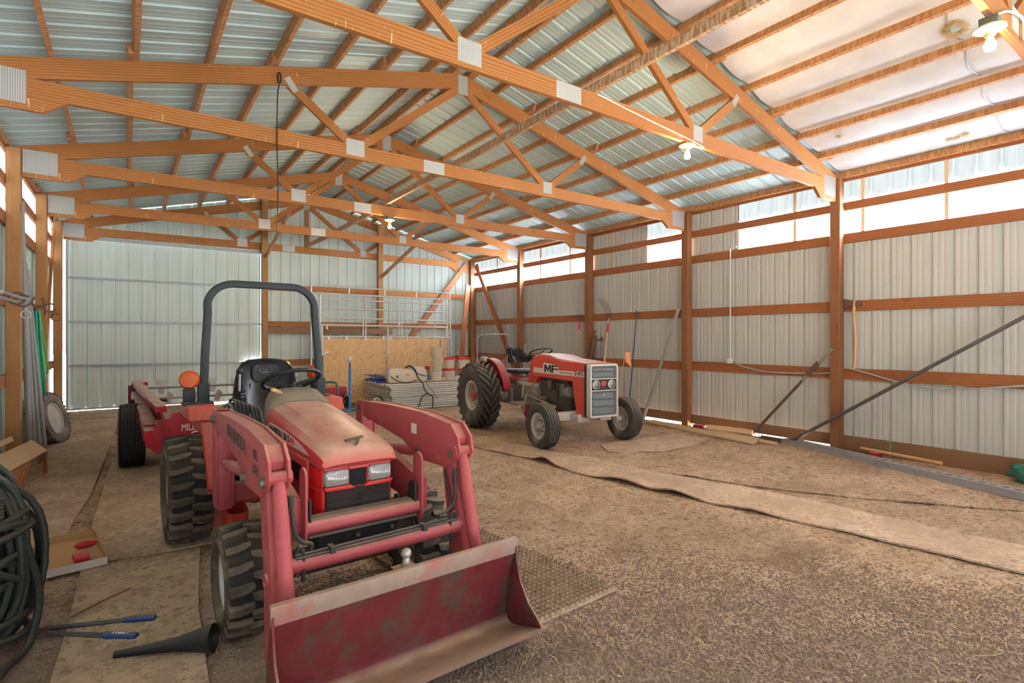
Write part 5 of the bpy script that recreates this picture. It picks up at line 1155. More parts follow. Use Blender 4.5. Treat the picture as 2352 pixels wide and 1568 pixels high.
one('iron_ring', MB().tube([(.0, .048 * math.cos(a), .048 * math.sin(a)) for a in [2 * PI * k / 24 for k in range(24)]], .006, 8, closed=True).tube([(0, 0, .048), (0, 0, .08)], .006, 6), 'galv', 'small pale ring hung on the nearest left wall post', 'ring', loc=(-1.03, 8.927, 1.945), rot=(0, 0, 1.4))
W = thing('spare_tyre', 'worn truck tyre on a pale rim leaning against the left wall', 'tyre', (-.98, 10.75, .415), rot=(0, math.radians(-14), math.radians(-16)))
mb = carcass(MB(), .40, .22, .23, .03); obj('tyre', lugs(mb, .415, .02, .22, 34, .10, .05, kink=1), 'rubber', W)
obj('rim', rim(MB(), .23, .22, 1, .75, .05), 'rimcream', W)
# hanging cord from the third truss
one('cord', MB().tube(bez([(1.36, 6.33, 4.45), (1.34, 6.33, 4.30), (1.335, 6.33, 3.8), (1.345, 6.33, 3.3), (1.335, 6.33, 2.82)], 6), .006, 6).tube([(1.36 + .018 * math.cos(a), 6.33, 4.52 + .06 * math.sin(a)) for a in [2 * PI * k / 14 for k in range(14)]], .007, 6, closed=True), 'black', 'dark cord hanging from the third roof truss', 'cord')

# ---------------------------------------------------------------- lamps
def lamp(x, y, z, label, box=True):
    L = thing('bulb_lamp', label, 'ceiling lamp', (x, y, z), group='bare bulb lamps on the trusses')
    if box: obj('junction_box', MB().box((-.05, -.05, -.06), (.05, .05, .0)), 'olive', L, bevel=.006); zz = -.06
    else: zz = 0
    obj('lamp_holder', MB().lathe([(.001, zz - .001), (.085, zz - .002), (.088, zz - .014), (.07, zz - .022), (.045, zz - .03), (.034, zz - .05), (.03, zz - .06), (.001, zz - .06)], 24, (0, 0, 0), (0, 0, 1)), 'porc', L)
    obj('bulb', MB().lathe([(.016, zz - .055), (.02, zz - .075), (.033, zz - .105), (.036, zz - .125), (.028, zz - .15), (.001, zz - .16)], 20, (0, 0, 0), (0, 0, 1)), 'bulb', L)
    pl_ = bpy.data.lights.new('bulb_light', 'POINT'); pl_.energy = 40; pl_.color = (1, .72, .42); pl_.shadow_soft_size = .045
    po = bpy.data.objects.new('bulb_light', pl_); COL.objects.link(po); po.parent = L; po.location = (0, 0, zz - .26); return L
lamp(3.74, 8.955, 3.79, 'lit bare bulb with green junction box under the fourth truss')
lamp(5.02, 3.72, 3.78, 'lit bare bulb under the second truss, beside its right web joint', False)
lamp(4.68, 1.08, 3.78, 'lit bare bulb in the top right corner by the birds nest', True)
wires = MB().tube(bez([(3.62, 3.69, 3.96), (4.2, 3.69, 3.90), (4.9, 3.69, 3.84), (5.25, 3.69, 3.80), (5.22, 3.69, 3.775), (5.04, 3.70, 3.775)], 8), .007, 6)
one('cable', wires, 'white', 'pale electrical cable clipped along the second truss chord to its bulb', 'cable')
one('cable', MB().tube(bez([(4.68, 1.04, 3.79), (4.9, 1.03, 3.88), (5.25, 1.03, 3.95), (5.3, 1.03, 3.82), (5.5, 1.03, 3.9)], 8), .008, 6), 'white', 'pale looped cable on the nearest truss in the top right corner', 'cable')
rn = random.Random(4); mb = MB(); NX, NY = 6.40, 1.73
for k in range(130):
    a = rn.uniform(0, 2 * PI); r = rn.gauss(.075, .012); c = V((NX + r * math.cos(a), NY + r * math.sin(a) * 1.1, ztc(NX + r * math.cos(a)) + .045 - rn.uniform(0, .045))); t = V((-math.sin(a), math.cos(a), rn.uniform(-.5, .4))) * rn.uniform(.02, .045); mb.tube([c - t, c + V((0, 0, rn.uniform(-.02, .01))), c + t], .0024, 4)
for k in range(14): x = NX + .12 + rn.uniform(-.05, .12); y = NY + rn.uniform(-.1, .1); mb.tube([(x, y, ztc(x) + .02), (x + rn.uniform(-.02, .02), y, ztc(x) - .02), (x + rn.uniform(-.04, .04), y, ztc(x) - rn.uniform(.05, .12))], .0015, 4)
one('bird_nest', mb, 'nest', 'ragged straw birds nest round a hole in the white ceiling facing', 'nest')
one('nest_hole', MB().lathe([(.001, -.002), (.055, 0), (.057, .006), (.001, .006)], 16, (NX, NY, ztc(NX) + .030), (.2425, 0, .97)), 'roof', 'round bare metal patch inside the ragged birds nest', 'patch')
for k, (x, y) in enumerate(((8.30, 2.30), (8.29, 2.22), (8.28, 2.13), (7.59, 3.26))):
    mb = MB(); r = (.035, .04, .05, .03)[k]; z0 = ztc(x) + .035
    for q in range(46):
        c = V((x + rn.gauss(0, r * .6), y + rn.gauss(0, r * .6), 0)); c.z = ztc(c.x) + .035 - rn.uniform(0, .02); t = V((rn.uniform(-1, 1), rn.uniform(-1, 1), rn.uniform(-.3, .2))) * .018; mb.tube([c - t, c + V((0, 0, -.006)), c + t], .0022, 4)
    for q in range(5 if k < 3 else 0): xx = x + .2 + rn.uniform(-.05, .1); yy = y + rn.uniform(-.06, .06); mb.tube([(xx, yy, ztc(xx) + .02), (xx, yy + rn.uniform(-.02, .02), ztc(xx) - rn.uniform(.02, .08))], .0013, 4)
    one('bird_nest', mb, 'nest', ['farthest of the three straw clumps in a row stuck to the white ceiling facing', 'middle of the three straw clumps in a row stuck to the white ceiling facing', 'nearest of the three straw clumps in a row stuck to the white ceiling facing', 'single small straw clump on the white ceiling facing near the second truss'][k], 'nest', group='straw clumps on the ceiling')

# ---------------------------------------------------------------- right wall
A = thing('axe', 'axe with pale wooden handle hung by its head on the right wall', 'axe', (8.612, 3.50, 1.20))
hp_ = bez([(0, .03, 0), (0, .0, .04), (0, -.005, .15), (0, -.012, .40), (0, .0, .65), (0, .012, .80), (0, -.002, 1.0)], 5)
obj('handle', MB().tube(hp_, [.021 if i < 3 else .015 + .006 * (i / len(hp_)) for i in range(len(hp_))], 10), 'handle', A)
obj('axe_head', MB().prism([(-.085, .92), (-.09, .99), (-.02, .995), (.07, 1.01), (.145, 1.03), (.152, .96), (.142, .86), (.06, .915), (-.02, .915)], (1, 0, 0), .03, (-.015, 0, 0), (0, 1, 0), (0, 0, 1)), 'iron', A, bevel=.006)
E_ = thing('electrical_box', 'small grey electrical box with conduit on the right wall girt', 'electrical box', (8.615, 5.49, 1.208))
obj('box_body', MB().box((-.03, -.05, .0), (.024, .05, .085)), 'galv', E_, bevel=.006)
obj('conduit', MB().tube([(.0, 0, .08), (.0, 0.0, 2.0), (.0, -.02, 2.02), (.0, -.12, 2.03)], .011, 8).lathe([(.013, 0), (.017, .004), (.017, .02), (.013, .024)], 10, (0, 0, .085), (0, 0, 1)), 'galv', E_)
one('cable', MB().tube(bez([(8.62, 6.28, 1.222), (8.62, 5.8, 1.222), (8.60, 5.54, 1.235)], 6), .010, 8), 'galvd', 'grey cable between the second post and the electrical box', 'cable')
one('cable', MB().tube(bez([(8.60, 5.44, 1.235), (8.60, 5.2, 1.16), (8.60, 4.83, 1.10), (8.60, 4.3, 1.10), (8.605, 3.80, 1.13)], 6), .012, 8), 'galvd', 'grey cable sagging from the electrical box to the nearest post', 'cable')
pts = bez([(8.60, 3.64, 1.21), (8.60, 3.5, 1.195), (8.60, 2.95, 1.05), (8.60, 2.6, 1.0), (8.60, 2.2, 1.01), (8.60, 1.68, 1.09), (8.60, .9, 1.2)], 40)
one('corrugated_hose', MB().tube(pts, [.012 if p.y > 2.8 else (.017 if i % 2 else .0125) for i, p in enumerate(pts)], 8), 'galvd', 'grey corrugated hose drooping along the right wall under the axe', 'hose')
one('steel_pipe', MB().tube([(8.41, 4.36, .025), (8.52, .55, 2.66)], .024, 14).tube([(8.37, 4.36, .025), (8.48, .55, 2.66)], .02, 10), 'darkpipe', 'long dark pipe leaning across the nearest right wall bay', 'pipe')
Bm = thing('steel_brace', 'rusty flat steel bar leaning up against the nearest post', 'bar', (0, 0, 0))
obj('bar', MB().bar((8.60, 5.07, .03), (8.47, 3.74, 1.50), .012, .045, (0, .7, .7)), 'steel', Bm); obj('bar', MB().bar((8.575, 5.07, .03), (8.50, 4.2, .99), .01, .03, (0, .7, .7)), 'iron', Bm); obj('clevis', MB().bar((8.505, 4.12, 1.08), (8.49, 3.95, 1.28), .035, .07, (0, .7, .7)), 'iron', Bm, bevel=.008)
one('leaning_pole', MB().bar((8.12, 7.06, .0), (8.47, 6.47, 2.22), .05, .035, (0, 1, 0)), 'pvc', 'grey square pole leaning on the second right post', 'pole')
def tool(nm, label, cat, base, top, r, mt, parts_):
    t = thing(nm, label, cat); obj('handle', MB().tube([base, top], r, 10), mt, t)
    for n_, m_, k_ in parts_: obj(n_, m_, k_, t, split=n_ == 'tine')
    return t
b0, t0 = V((8.28, 9.33, .0)), V((8.56, 9.29, 2.10)); d0 = (t0 - b0).normalized(); mb = MB()
for k in range(4): y = -.10 + .066 * k; mb.tube(bez([t0 - V((0, 0, .05)), t0 + V((0, y * .6, .0)), t0 + V((-.01, y, .06)), t0 + V((-.06, y + .05, .075)), t0 + V((-.12, y + .09, .01))], 6), .006, 6)
tool('cultivator_fork', 'long-handled bent-tine fork leaning beside the third post', 'garden fork', b0, t0 - d0 * .25, .017, 'handle', (('ferrule', MB().tube([t0 - d0 * .25, t0 - d0 * .03], .02, 10), 'redtool'), ('tine', mb, 'iron')))
b0, t0 = V((8.22, 8.33, .0)), V((8.57, 8.40, 1.97)); d0 = (t0 - b0).normalized(); mb = MB()
for k in range(4): y = -.08 + .055 * k; mb.tube(bez([t0 + d0 * .12, t0 + d0 * .15 + V((0, y, .02)), t0 + V((0, y, .24)), t0 + V((-.02, y + .06, .40)), t0 + V((-.05, y + .19, .56))], 6), .005, 6)
tool('pitchfork', 'pitchfork with red ferrule and pale handle standing tines up on the right wall', 'pitchfork', b0, t0 - d0 * .2, .019, 'plank', (('ferrule', MB().tube([t0 - d0 * .2, t0 + d0 * .0], .024, 10), 'redtool'), ('socket', MB().tube([t0, t0 + d0 * .13], [.02, .012], 8), 'steel'), ('tine', mb, 'iron')))
one('rod', MB().tube([(8.27, 7.55, .0), (8.62, 7.63, 2.22)], .010, 8), 'navy', 'thin dark blue rod leaning on the right wall', 'rod')
for k, (bx_, by_, tx, ty, tz, r) in enumerate(((8.22, 8.95, 8.47, 8.84, 1.62, .022), (8.30, 8.86, 8.49, 8.76, 1.78, .026), (8.36, 8.76, 8.50, 8.70, 1.72, .018), (8.20, 9.04, 8.46, 8.92, 1.38, .018))):
    mb = MB().tube([(bx_, by_, .0), (tx, ty, tz)], r, 8)
    if k == 1: mb.tube([(tx, ty, tz), (tx + .02, ty - .02, tz + .05)], [.04, .03], 8)
    one('digging_bar', mb, 'iron', ['second', 'thickest, capped', 'thin', 'shortest'][k] + ' rusty iron bar leaning at the foot of the third post' if k else 'rusty iron bar with a plain top, behind the shortest one at the third post', 'bar', group='iron bars at the third post')
one('tow_coupler', MB().tube([(8.44, 8.66, 1.60), (8.42, 8.50, 1.62)], .018, 8).sphere((8.42, 8.46, 1.625), .045, 10), 'iron', 'rusty knob-ended fitting hooked on the iron bars', 'fitting')
fl = thing('marker_flag', 'orange pennant on a thin stick behind the older tractor', 'flag', (7.40, 7.12, 0))
obj('stick', MB().tube([(0, 0, 0), (.22, -.10, 1.40)], .005, 6), 'plank', fl)
mb = MB(); mb.loft([[(.215 + .012 * math.sin(v_ * 3), -.10, 1.39 - .17 * v_), (.215 + .07 * u_ * (1 - .0), -.10 - .07 * u_ * 1 + .02 * math.sin(v_ * 4 + u_), 1.39 - .17 * v_ - .12 * u_ * v_)] for v_ in (0, .25, .5, .75, 1) for u_ in (1,)])
obj('pennant', mb, 'orangeflag', fl, solid=.003)
# timber and steel on the floor along the right wall
one('plank', MB().prism([(8.19, 7.01), (8.46, 7.08), (8.15, 4.68), (7.87, 4.62)], (0, 0, 1), .042, (0, 0, .005), (1, 0, 0), (0, 1, 0)), 'plank', 'wide pale plank lying on the floor along the right wall', 'plank', bevel=.004, seg=1)
one('plank', MB().bar((8.43, 6.0, .03), (8.16, 4.43, .022), .10, .035), 'plank', 'narrow pale plank lying behind the wide one', 'plank', bevel=.003, seg=1)
one('fence_post', MB().tube([(8.34, 5.78, .07), (8.36, 5.7, .07), (8.47, 5.2, .07), (8.52, 5.02, .065)], [.052, .058, .06, .05], 14).lathe([(.06, 0), (.066, .006), (.066, .02), (.06, .026)], 14, (8.42, 5.42, .07), (.21, -.98, 0)), 'board', 'short round wooden post lying at the foot of the right wall', 'post')
one('brick', MB().box((8.30, 5.84, .0), (8.40, 6.04, .10)), 'redspread', 'brown brick under the end of the round wooden post', 'brick', bevel=.008)
RD = V((-.306, -.952, 0)); RS = V((.952, -.306, 0)); r0 = V((8.36, 4.45, 0)); LN = 4.0
mb = MB(); rc_ = [(-.026, -.026), (0, -.026), (.026, -.026), (.034, 0), (.026, .026), (0, .026), (-.026, .026), (-.034, 0)]
perforated(mb, 36, 1, LN / 36, .20, .012, rc_, r0 + V((0, 0, .078)), RD, RS)
for p in (.006, .194): mb.bar(r0 + RS * p + V((0, 0, .037)), r0 + RS * p + RD * LN + V((0, 0, .037)), .012, .074)
mb.bar(r0 + RS * .1 + V((0, 0, .02)), r0 + RS * .1 + RD * LN + V((0, 0, .02)), .17, .01)
one('slotted_rail', mb, 'galvd', 'long slotted galvanised steel rail on the floor along the right wall', 'rail', smooth=False)
one('rail_joiner', MB().bar(r0 + RD * 2.02 - RS * .009 + V((0, 0, .04)), r0 + RD * 2.12 - RS * .009 + V((0, 0, .04)), .016, .08), 'galvd', 'square joiner plate clamped on the slotted steel rail', 'bracket')
one('steel_angle', MB().bar((8.44, 4.85, .02), (8.40, 3.1, .02), .07, .012).bar((8.475, 4.85, .035), (8.435, 3.1, .035), .008, .05), 'iron', 'dark angle iron lying between slotted rail and baseboard', 'bar')
one('wooden_handle', MB().tube([(8.47, 3.36, .095), (8.24, 2.36, .095)], .021, 10), 'handle', 'loose wooden tool handle lying behind the slotted rail', 'handle')
one('brick', MB().box((8.36, 3.10, .0), (8.50, 3.22, .074)), 'redspread', 'dark red brick fragment under the loose wooden handle', 'brick', bevel=.01)
tb = MB().sphere((0, 0, 0), .12, 28, (1.0, 1.3, 1.0))
for v_ in tb.v: v_ *= 1 + .35 * mnoise.noise(v_ * 14) + .2 * mnoise.noise(v_ * 30)
one('tarp_bundle', tb, 'green', 'crumpled green bundle at the right edge by the baseboard', 'bundle', loc=(8.34, 1.60, .12))
mb = MB().tube(bez([(8.52, 3.02, .0), (8.525, 3.02, .2), (8.515, 3.02, .36)], 5), .005, 6)
for k in range(6): z = .06 + .045 * k; s_ = 1 if k % 2 else -1; mb.tube([(8.52, 3.02, z), (8.51, 3.02 + s_ * .03, z + .03), (8.51, 3.02 + s_ * .045, z + .015)], [.002, .005, .001], 5)
one('weed', mb, 'plant', 'single green weed growing up behind the slotted steel rail', 'plant')
# chain-link gate, fence post, leaning board
G_ = thing('mesh_gate', 'rusty chain-link gate leaning on the right wall behind the older tractor seat', 'gate', (7.45, 12.02, 0), math.radians(-26), rot=(0, 0, math.radians(-26)))
fr = [(0, 0, .05), (0, .12, 1.62)] + [(.05, .125, 1.70), (.12, .13, 1.74), (.78, .13, 1.76), (.84, .13, 1.72), (.86, .12, 1.64), (.86, 0, .05)]
obj('frame', MB().tube(fr, .018, 8, closed=True).tube([(.80, .02, .05), (.80, .13, 1.72)], .014, 8).tube([(0, .04, .55), (.86, .04, .55)], .012, 8), 'galvd', G_)
mb = MB(); s_ = .075
for k in range(-22, 13):
    for sg in (-1, 1):
        seg = []
        for q in range(0, 41):
            z = .06 + 1.62 * q / 40; x = k * s_ + (z * .95 if sg > 0 else 1.66 - z * .95)
            if .01 < x < .85: seg.append((x, .12 * z / 1.62 + .004 * sg, z))
        if len(seg) > 1: mb.tube([seg[0], seg[-1]], .0022, 3)
obj('chain_link', mb, 'iron', G_)
one('fence_post', MB().tube([(8.36, 11.25, 0), (8.43, 11.23, 1.52)], .035, 12), 'galvd', 'grey round fence post standing against the fourth post', 'post')
one('board', MB().bar((7.62, 13.32, .0), (8.30, 13.93, 3.25), .20, .03, (.3, -.9, 0)), 'girt', 'tall board leaning into the far right corner', 'board', bevel=.003)

# ---------------------------------------------------------------- pens, panels and buckets at the back
r_ = .021
PA = thing('livestock_panel', 'tallest galvanised pen panel, rearmost against the back wall', 'fence panel', (0, 13.85, 0), group='upright livestock panels')
def tubes(name, segs, par, r=.021, mat='galv'):
    for a, b_ in segs: obj(name, MB().tube([a, b_], r, 10), mat, par)
tubes('upright', (((3.60, -.45, .02), (3.60, -.45, 2.95)), ((7.46, -.45, .02), (7.38, -.45, 2.93))), PA)
tubes('rail', (((3.6, -.45, 2.925), (7.38, -.45, 2.92)), ((3.6, -.45, 2.75), (7.38, -.45, 2.735)), ((3.6, -.45, .3), (7.45, -.45, .3))), PA)
tubes('spacer', [((x, -.45, 2.74), (x, -.45, 2.92)) for x in (4.52, 5.46, 6.36)], PA)
PB = thing('livestock_panel', 'middle galvanised pen panel with two pairs of short inner uprights', 'fence panel', (0, 13.32, 0), group='upright livestock panels')
tubes('upright', (((3.69, 0, .02), (3.69, 0, 2.70)), ((7.33, 0, .02), (7.25, 0, 2.72)), ((3.78, -.03, .02), (3.78, -.03, 2.70))), PB)
tubes('rail', (((3.69, 0, 2.61), (7.22, 0, 2.585)), ((3.78, -.0, 2.395), (7.2, -.0, 2.37)), ((3.78, -.0, 2.155), (7.2, -.0, 2.13)), ((3.69, 0, .3), (7.3, 0, .3))), PB)
tubes('upright', [((x, .03, 1.0), (x, .03, zt)) for x, zt in ((4.86, 2.33), (4.93, 2.51), (5.83, 2.50), (5.91, 2.30))], PB)
PC = thing('livestock_panel', 'front galvanised pen panel filled with strand board', 'fence panel', (0, 13.2, 0), group='upright livestock panels')
tubes('upright', (((3.80, 0, .02), (3.80, 0, 1.98)), ((7.17, 0, .02), (7.17, 0, 1.95)), ((5.45, -.03, .02), (5.45, -.03, 1.94))), PC)
tubes('rail', (((3.80, 0, 1.975), (7.18, 0, 1.95)), ((3.8, 0, 1.69), (7.28, 0, 1.67))), PC, .023)
obj('latch', MB().tube([(3.9, -.04, 1.96), (3.9, -.04, 1.90)], .02, 8).sphere((3.9, -.05, 1.885), .03), 'galv', PC)
for x0, x1 in ((3.82, 5.43), (5.46, 7.16)):
    b = MB(); b.prism([(0, 0), (x1 - x0, 0), (x1 - x0, 1.60), (0, 1.60)], (0, 1, 0), .014, (x0, .0, .05)); o = obj('strand_board', b, 'osb', PC); o['label'] = 'orange strand board sheet'
for k, x in enumerate((3.95, 4.38, 4.86, 5.33, 5.52, 5.98, 6.45)): obj('clip', MB().box((x - .03, -.035, 1.615), (x + .03, .005, 1.70)), 'galv', PC)
for z in (1.30,): obj('clip', MB().box((5.39, -.06, z - .03), (5.51, -.0, z + .02)), 'galv', PC)
# flat stack of panels
names = ['topmost', 'second', 'third', 'fourth', 'fifth', 'sixth', 'seventh', 'eighth', 'ninth', 'tenth', 'eleventh', 'lowest']
def flatpanel():
    mb = MB(); L, D = 3.55, 1.75
    for v_ in (0, .3, .62, .95, 1.28, D): mb.tube([(.02, v_, 0), (L - .02, v_, 0)], .0235, 9)
    for u_ in (0, L): mb.tube([(u_, -.03, 0), (u_, D + .03, 0)], .0235, 9, caps=False).tube([(u_, D + .03, 0), (u_, -.03, 0)], .019, 9, caps=False)
    return mb
P0 = None; rp = random.Random(8)
for k in range(12):
    z = .025 + .0505 * (11 - k); off = (-.02 - .02 * (11 - k) / 11 + (.0 if k > 8 else -.02 * (8 - k))) + rp.uniform(-.05, .05)
    lab = names[k] + ' galvanised pipe panel in the flat stack' + (' counted from the top' if 0 < k < 11 else '')
    if P0 is None: o = P0 = one('pipe_panel', flatpanel(), 'galv', lab, 'fence panel', group='pipe panels stacked flat')
    else: o = dup(P0, label=lab)
    o.location = (4.96 + off, 11.60 + rp.uniform(-.015, .015), z); o.rotation_euler = (0, 0, math.radians(-2.2 + rp.uniform(-.4, .4)))
zt = .608
K = thing('sprayer_tank', 'cream sprayer tank with black hose lying on the flat stack of panels', 'sprayer', (5.40, 11.95, zt + .005), math.radians(-8))
body = [(x, z) for x, z in rrect(.94, .30, .05, 4)]
obj('tank', MB().loft([[(a * s_, y, .15 + c * s_) for a, c in body] for y, s_ in ((-.2, .9), (-.17, .99), (.17, .99), (.2, .9))], closed=True, caps=True).box((-.42, -.15, .27), (-.1, .15, .33)).box((.1, -.15, .28), (.42, .15, .36)), 'cream', K, bevel=.008)
obj('nozzle_hose', MB().tube(bez([(-.05, -.1, .34), (.05, -.16, .39), (.16, -.22, .30), (.22, -.24, .12), (.34, -.24, -.02), (.40, -.25, -.06)], 8), .013, 8).tube(bez([(-.42, -.21, .16), (-.3, -.23, .06), (-.1, -.24, .0), (.05, -.24, .01), (.2, -.22, .05)], 8), .010, 8), 'black', K, split=True)
obj('strap', MB().tube(bez([(-.04, -.1, .34), (.06, -.19, .37), (.2, -.215, .22), (.42, -.21, .14)], 8), .010, 6), 'black', K)
obj('mark', MB().tube(bez([(.02, -.203, .20), (-.06, -.204, .18), (-.02, -.204, .165), (.04, -.204, .17)], 5), .005, 5), 'inkred', K)
obj('drain', MB().box((-.28, -.21, .11), (-.25, -.19, .17)), 'black', K)
one('cord', MB().tube(bez([(5.62, 11.50, .62), (5.66, 11.48, .45), (5.72, 11.47, .36), (5.60, 11.46, .30), (5.50, 11.45, .06), (5.46, 11.42, .02)], 8), .012, 8).tube(bez([(5.72, 11.47, .36), (5.86, 11.46, .28), (5.86, 11.45, .10), (5.84, 11.42, .02)], 8), .012, 8), 'black', 'black forked cord hanging down the front of the panel stack', 'cord')
one('spray_lance', MB().tube([(5.66, 11.47, .66), (5.98, 11.42, .22)], .008, 8), 'steel', 'thin metal lance leaning down the front of the panel stack', 'lance')
mb = MB(); rb = random.Random(9)
for k in range(26):
    x, y = rb.uniform(4.82, 5.02), rb.uniform(12.0, 13.0); a = rb.uniform(-.5, .5); L = rb.uniform(.15, .34); z = zt + .02 + rb.uniform(0, .17) * (1.0 if y > 12.5 else .7)
    mb.bar((x - L * math.cos(a) * .6, y - L * math.sin(a), z + rb.uniform(-.02, .03)), (x + L * math.cos(a) * .6, y + L * math.sin(a), max(zt + .02, z - rb.uniform(0, .1))), .055, .010, (rb.uniform(-.6, .6), 0, 1))
for k in range(4): mb.bar((4.74, 12.1 + .2 * k, zt + .01), (5.0, 12.2 + .2 * k, zt + .16), .03, .01)
tag(obj('webbing', mb, 'bluecloth'), 'tangled heap of dark blue straps on the left end of the panel stack', 'straps')
one('cloth', MB().sphere((0, 0, 0), .09, 14, (1.1, 1, .7)), 'blue', 'small crumpled blue cloth between the sprayer tank and the pans', 'cloth', loc=(5.98, 11.98, zt + .065))
one('board', MB().bar((4.9, 11.90, zt + .012), (6.6, 11.78, zt + .012), .28, .018), 'board', 'thin board lying under the sprayer tank on the panel stack', 'board').location = (0, .0, .0)
def bucket(r, h, x, y, z, label, lid=True, bail=False, col='white', lidc='redlid', group='plastic buckets on the panel stack'):
    b_ = thing('bucket', label, 'bucket', (x, y, z), group=group)
    obj('body', MB().lathe([(.001, 0), (r * .9, 0), (r, h), (r * .95, h), (r * .86, .01), (.001, .01)], 28, (0, 0, 0), (0, 0, 1)).lathe([(r * .99, h - .05), (r * 1.06, h - .048), (r * 1.06, h - .04), (r * .99, h - .038)], 28, (0, 0, 0), (0, 0, 1)), col, b_)
    if lid: obj('lid', MB().lathe([(.001, h + .018), (r * .92, h + .018), (r * .95, h + .03), (r * 1.06, h + .03), (r * 1.08, h - .025), (r * 1.02, h - .025)], 28, (0, 0, 0), (0, 0, 1)), lidc, b_)
    if bail == 1: obj('bail', MB().tube(bez([(-r * .9, 0, h), (-r * .8, -.01, h + .12), (-r * .4, -.02, h + .16), (r * .4, -.02, h + .16), (r * .8, -.01, h + .11), (r * .9, 0, h)], 6), .009, 8), 'white', b_)
    if bail == 2: obj('bail', MB().tube([(r * 1.12 * math.cos(a), r * 1.12 * math.sin(a), h - .06 + .02 * math.sin(a)) for a in [-PI + PI * k / 16 for k in range(17)]], .009, 8), 'white', b_)
    return b_
bucket(.14, .22, 6.17, 11.85, zt + .02, 'white bucket under the tall stack of nested pans', False)
pan = None
for k in range(11):
    lab = ('uppermost' if k == 10 else 'lowest' if k == 0 else ['', 'second', 'third', 'fourth', 'fifth', 'sixth', 'seventh', 'eighth', 'ninth', 'tenth'][k]) + ' of the nested off-white pans on the white bucket' + ('' if k in (0, 10) else ', counted from below')
    if pan is None:
        pan = one('feed_pan', MB().lathe([(.001, 0), (.11, 0), (.13, .11), (.155, .112), (.157, .122), (.146, .124), (.125, .118), (.105, .008), (.001, .008)], 26, (0, 0, 0), (0, 0, 1)), 'cream', lab, 'pan', group='nested feed pans'); o = pan
    else: o = dup(pan, label=lab)
    o.location = (6.17 + rp.uniform(-.014, .014), 11.85 + rp.uniform(-.01, .01), zt + .245 + .045 * k); o.rotation_euler = (rp.uniform(-.05, .05), rp.uniform(-.05, .05), k)
bucket(.14, .25, 6.50, 11.78, zt + .02, 'lower white bucket with red lid, right of the nested pans', True, 0)
bucket(.13, .24, 6.50, 11.78, zt + .30, 'upper white bucket with red lid and raised handle', True, 1)
bucket(.14, .25, 6.82, 11.62, zt + .02, 'white bucket with red lid at the bottom, nearest the big tractor tyre', True, 0)
bucket(.145, .24, 6.80, 11.62, zt + .30, 'upper white bucket with red lid nearest the big tractor tyre, its handle down', True, 2)
bucket(.15, .28, 6.12, 12.45, zt + .02, 'grey bucket with red lid behind the nested pans', True, 0, 'pvc')
bucket(.13, .24, 6.34, 12.10, zt + .02, 'all red bucket squeezed in behind the white ones', True, 0, 'redlid')
one('spray_lance', MB().tube([(6.20, 12.15, zt + .02), (6.30, 12.2, 2.0)], .011, 8).tube([(6.30, 12.2, 1.98), (6.31, 12.17, 2.05)], .018, 8), 'galv', 'upright silver lance standing behind the nested pans', 'lance')
one('stake', MB().bar((6.45, 12.22, zt + .02), (6.50, 12.26, 1.62), .03, .05, (0, 1, 0)), 'handle', 'short wooden stake standing next to the silver lance', 'stake')
# jack stands and carts
J = thing('jack_stand', 'bright blue jack stand with round top in front of the panel stack', 'stand', (4.06, 11.98, 0))
obj('post', MB().tube([(0, 0, 0), (0, 0, 1.02)], .030, 12), 'blue', J); obj('stem', MB().tube([(0, 0, 1.0), (0, 0, 1.13)], .02, 10), 'iron', J)
obj('cup', MB().lathe([(.02, 1.10), (.05, 1.14), (.055, 1.20), (.045, 1.235), (.03, 1.235), (.035, 1.17), (.001, 1.15)], 16, (0, 0, 0), (0, 0, 1)), 'galv', J)
obj('foot', MB().tube([(-.42, -.10, .035), (.95, .22, .035)], .026, 10), 'blue', J)
for a, b_ in (((0, 0, .52), (-.36, -.08, .06)), ((0, 0, .52), (.80, .2, .06))): obj('chain', MB().tube([a, b_], .008, 6), 'steel', J)
J2 = thing('jack_stand', 'dark green jack stand with silver top left of the strand board', 'stand', (3.62, 12.55, 0))
obj('post', MB().tube([(0, 0, 0), (0, 0, 1.12)], .028, 12).bar((-.35, 0, .03), (.35, 0, .03), .05, .05), 'green', J2); obj('stem', MB().tube([(0, 0, 1.1), (0, 0, 1.24)], .018, 10), 'iron', J2)
obj('cup', MB().lathe([(.02, 1.22), (.06, 1.26), (.065, 1.31), (.04, 1.33), (.001, 1.3)], 16, (0, 0, 0), (0, 0, 1)).bar((.03, 0, 1.29), (.14, -.03, 1.35), .03, .03), 'galv', J2)
U = thing('hand_cart', 'low hand cart with green tube handle in front of the strand board', 'cart', (3.95, 12.75, 0))
obj('handle', MB().tube(bez([(-.6, .05, .60), (-.2, .04, .62), (.02, .03, .61), (.08, .02, .50), (.08, .0, .15)], 6), .026, 10), 'green', U)
obj('tray', MB().box((-.62, .0, .25), (.3, .35, .50)), 'redspread', U, bevel=.02)
for x in (-.4, .22): obj('wheel', MB().lathe([(.10, -.03), (.14, -.035), (.15, 0), (.14, .035), (.10, .03), (.03, .03), (.03, -.03)], 22, (x, -.06, .15), (0, 1, 0), True), 'rubberdk', U)
Wh = thing('spoked_wheel', 'small white spoked wheel standing just beyond the loader arm', 'wheel', (4.40, 11.30, .0))
obj('tyre', MB().tube([(.18 * math.cos(a), .06 * math.cos(a), .205 + .18 * math.sin(a)) for a in [2 * PI * k / 30 for k in range(30)]], .024, 8, closed=True), 'rubberdk', Wh)
mb = MB().tube([(.148 * math.cos(a), .05 * math.cos(a), .205 + .148 * math.sin(a)) for a in [2 * PI * k / 30 for k in range(30)]], .014, 8, closed=True).tube([(.01, -.04, .205), (-.01, .04, .205)], .03, 10)
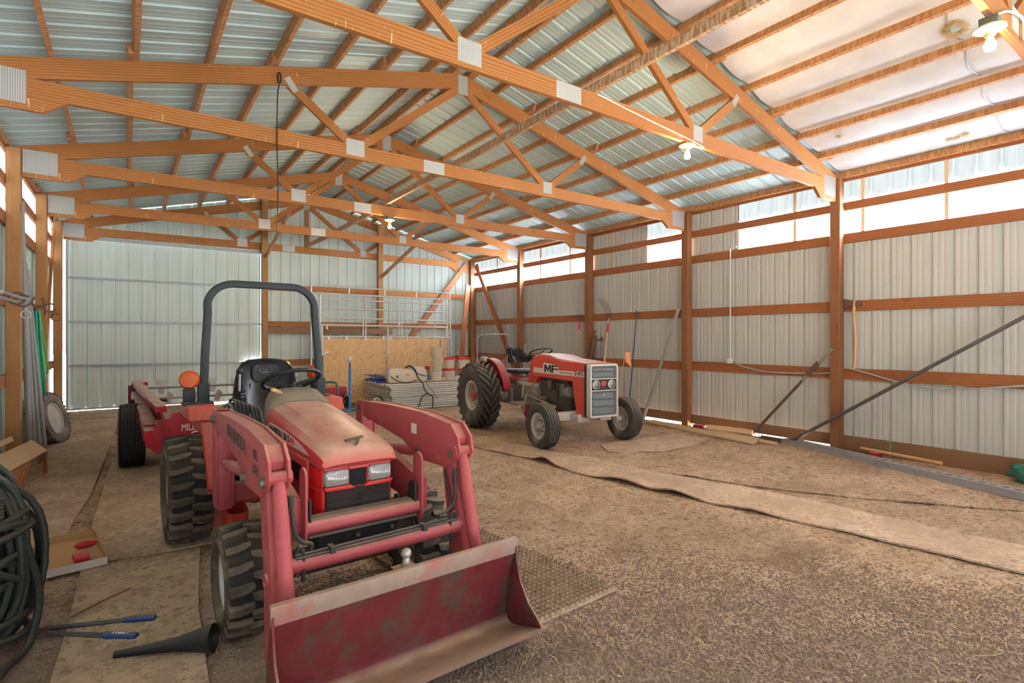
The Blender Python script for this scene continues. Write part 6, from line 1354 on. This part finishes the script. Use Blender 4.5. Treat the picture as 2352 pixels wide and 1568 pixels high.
for k in range(5): a = 2 * PI * k / 5 + .4; mb.tube([(0, 0, .205), (.145 * math.cos(a), .048 * math.cos(a), .205 + .145 * math.sin(a))], .014, 8)
obj('rim', mb, 'white', Wh)
one('axle_tube', MB().tube([(3.55, 12.05, .14), (3.9, 12.0, .14)], .03, 12), 'galv', 'short silver tube lying by the foot of the blue stand', 'tube').location = (0, 0, -.11)
# ---------------------------------------------------------------- light, sky, camera
w = bpy.data.worlds.new('sky'); sc.world = w; w.use_nodes = True; nt = w.node_tree; nt.nodes.clear()
bg = nt.nodes.new('ShaderNodeBackground'); ow = nt.nodes.new('ShaderNodeOutputWorld')
tc = N(nt, 'ShaderNodeTexCoord'); sx = N(nt, 'ShaderNodeSeparateXYZ'); nt.links.new(tc.outputs['Generated'], sx.inputs[0])
nt.links.new(ramp(nt, sx.outputs[2], [(0, (.98, .98, 1.0)), (.45, (.74, .85, 1.0))]), bg.inputs[0]); bg.inputs[1].default_value = 1.15
nt.links.new(bg.outputs[0], ow.inputs[0])
sun = bpy.data.lights.new('sun', 'SUN'); sun.energy = 1500; sun.angle = .012; sun.color = (.91, .98, 1.09)
so = bpy.data.objects.new('sun', sun); COL.objects.link(so)
dirv = V((-1, -.12, -1.42)).normalized(); so.rotation_euler = dirv.to_track_quat('-Z', 'Y').to_euler()
cam = bpy.data.cameras.new('camera'); co_ = bpy.data.objects.new('camera', cam); COL.objects.link(co_)
cam.sensor_width = 36; cam.sensor_fit = 'HORIZONTAL'; cam.lens = 36 * 1238.66 / 2352; cam.shift_y = -(784 - 776.6) / 2352; cam.clip_start = .05; cam.clip_end = 300
co_.location = (0, 0, 1.65); co_.rotation_euler = (PI / 2, 0, -.61877)
sc.camera = co_
sc.view_settings.view_transform = 'Standard'; sc.view_settings.look = 'None'; sc.view_settings.gamma = 1; sc.view_settings.use_curve_mapping = False
sc.view_settings.exposure = 1.2
cy = sc.cycles; cy.use_denoising = True; cy.max_bounces = 9; cy.diffuse_bounces = 6; cy.glossy_bounces = 3; cy.transmission_bounces = 4; cy.sample_clamp_indirect = 6
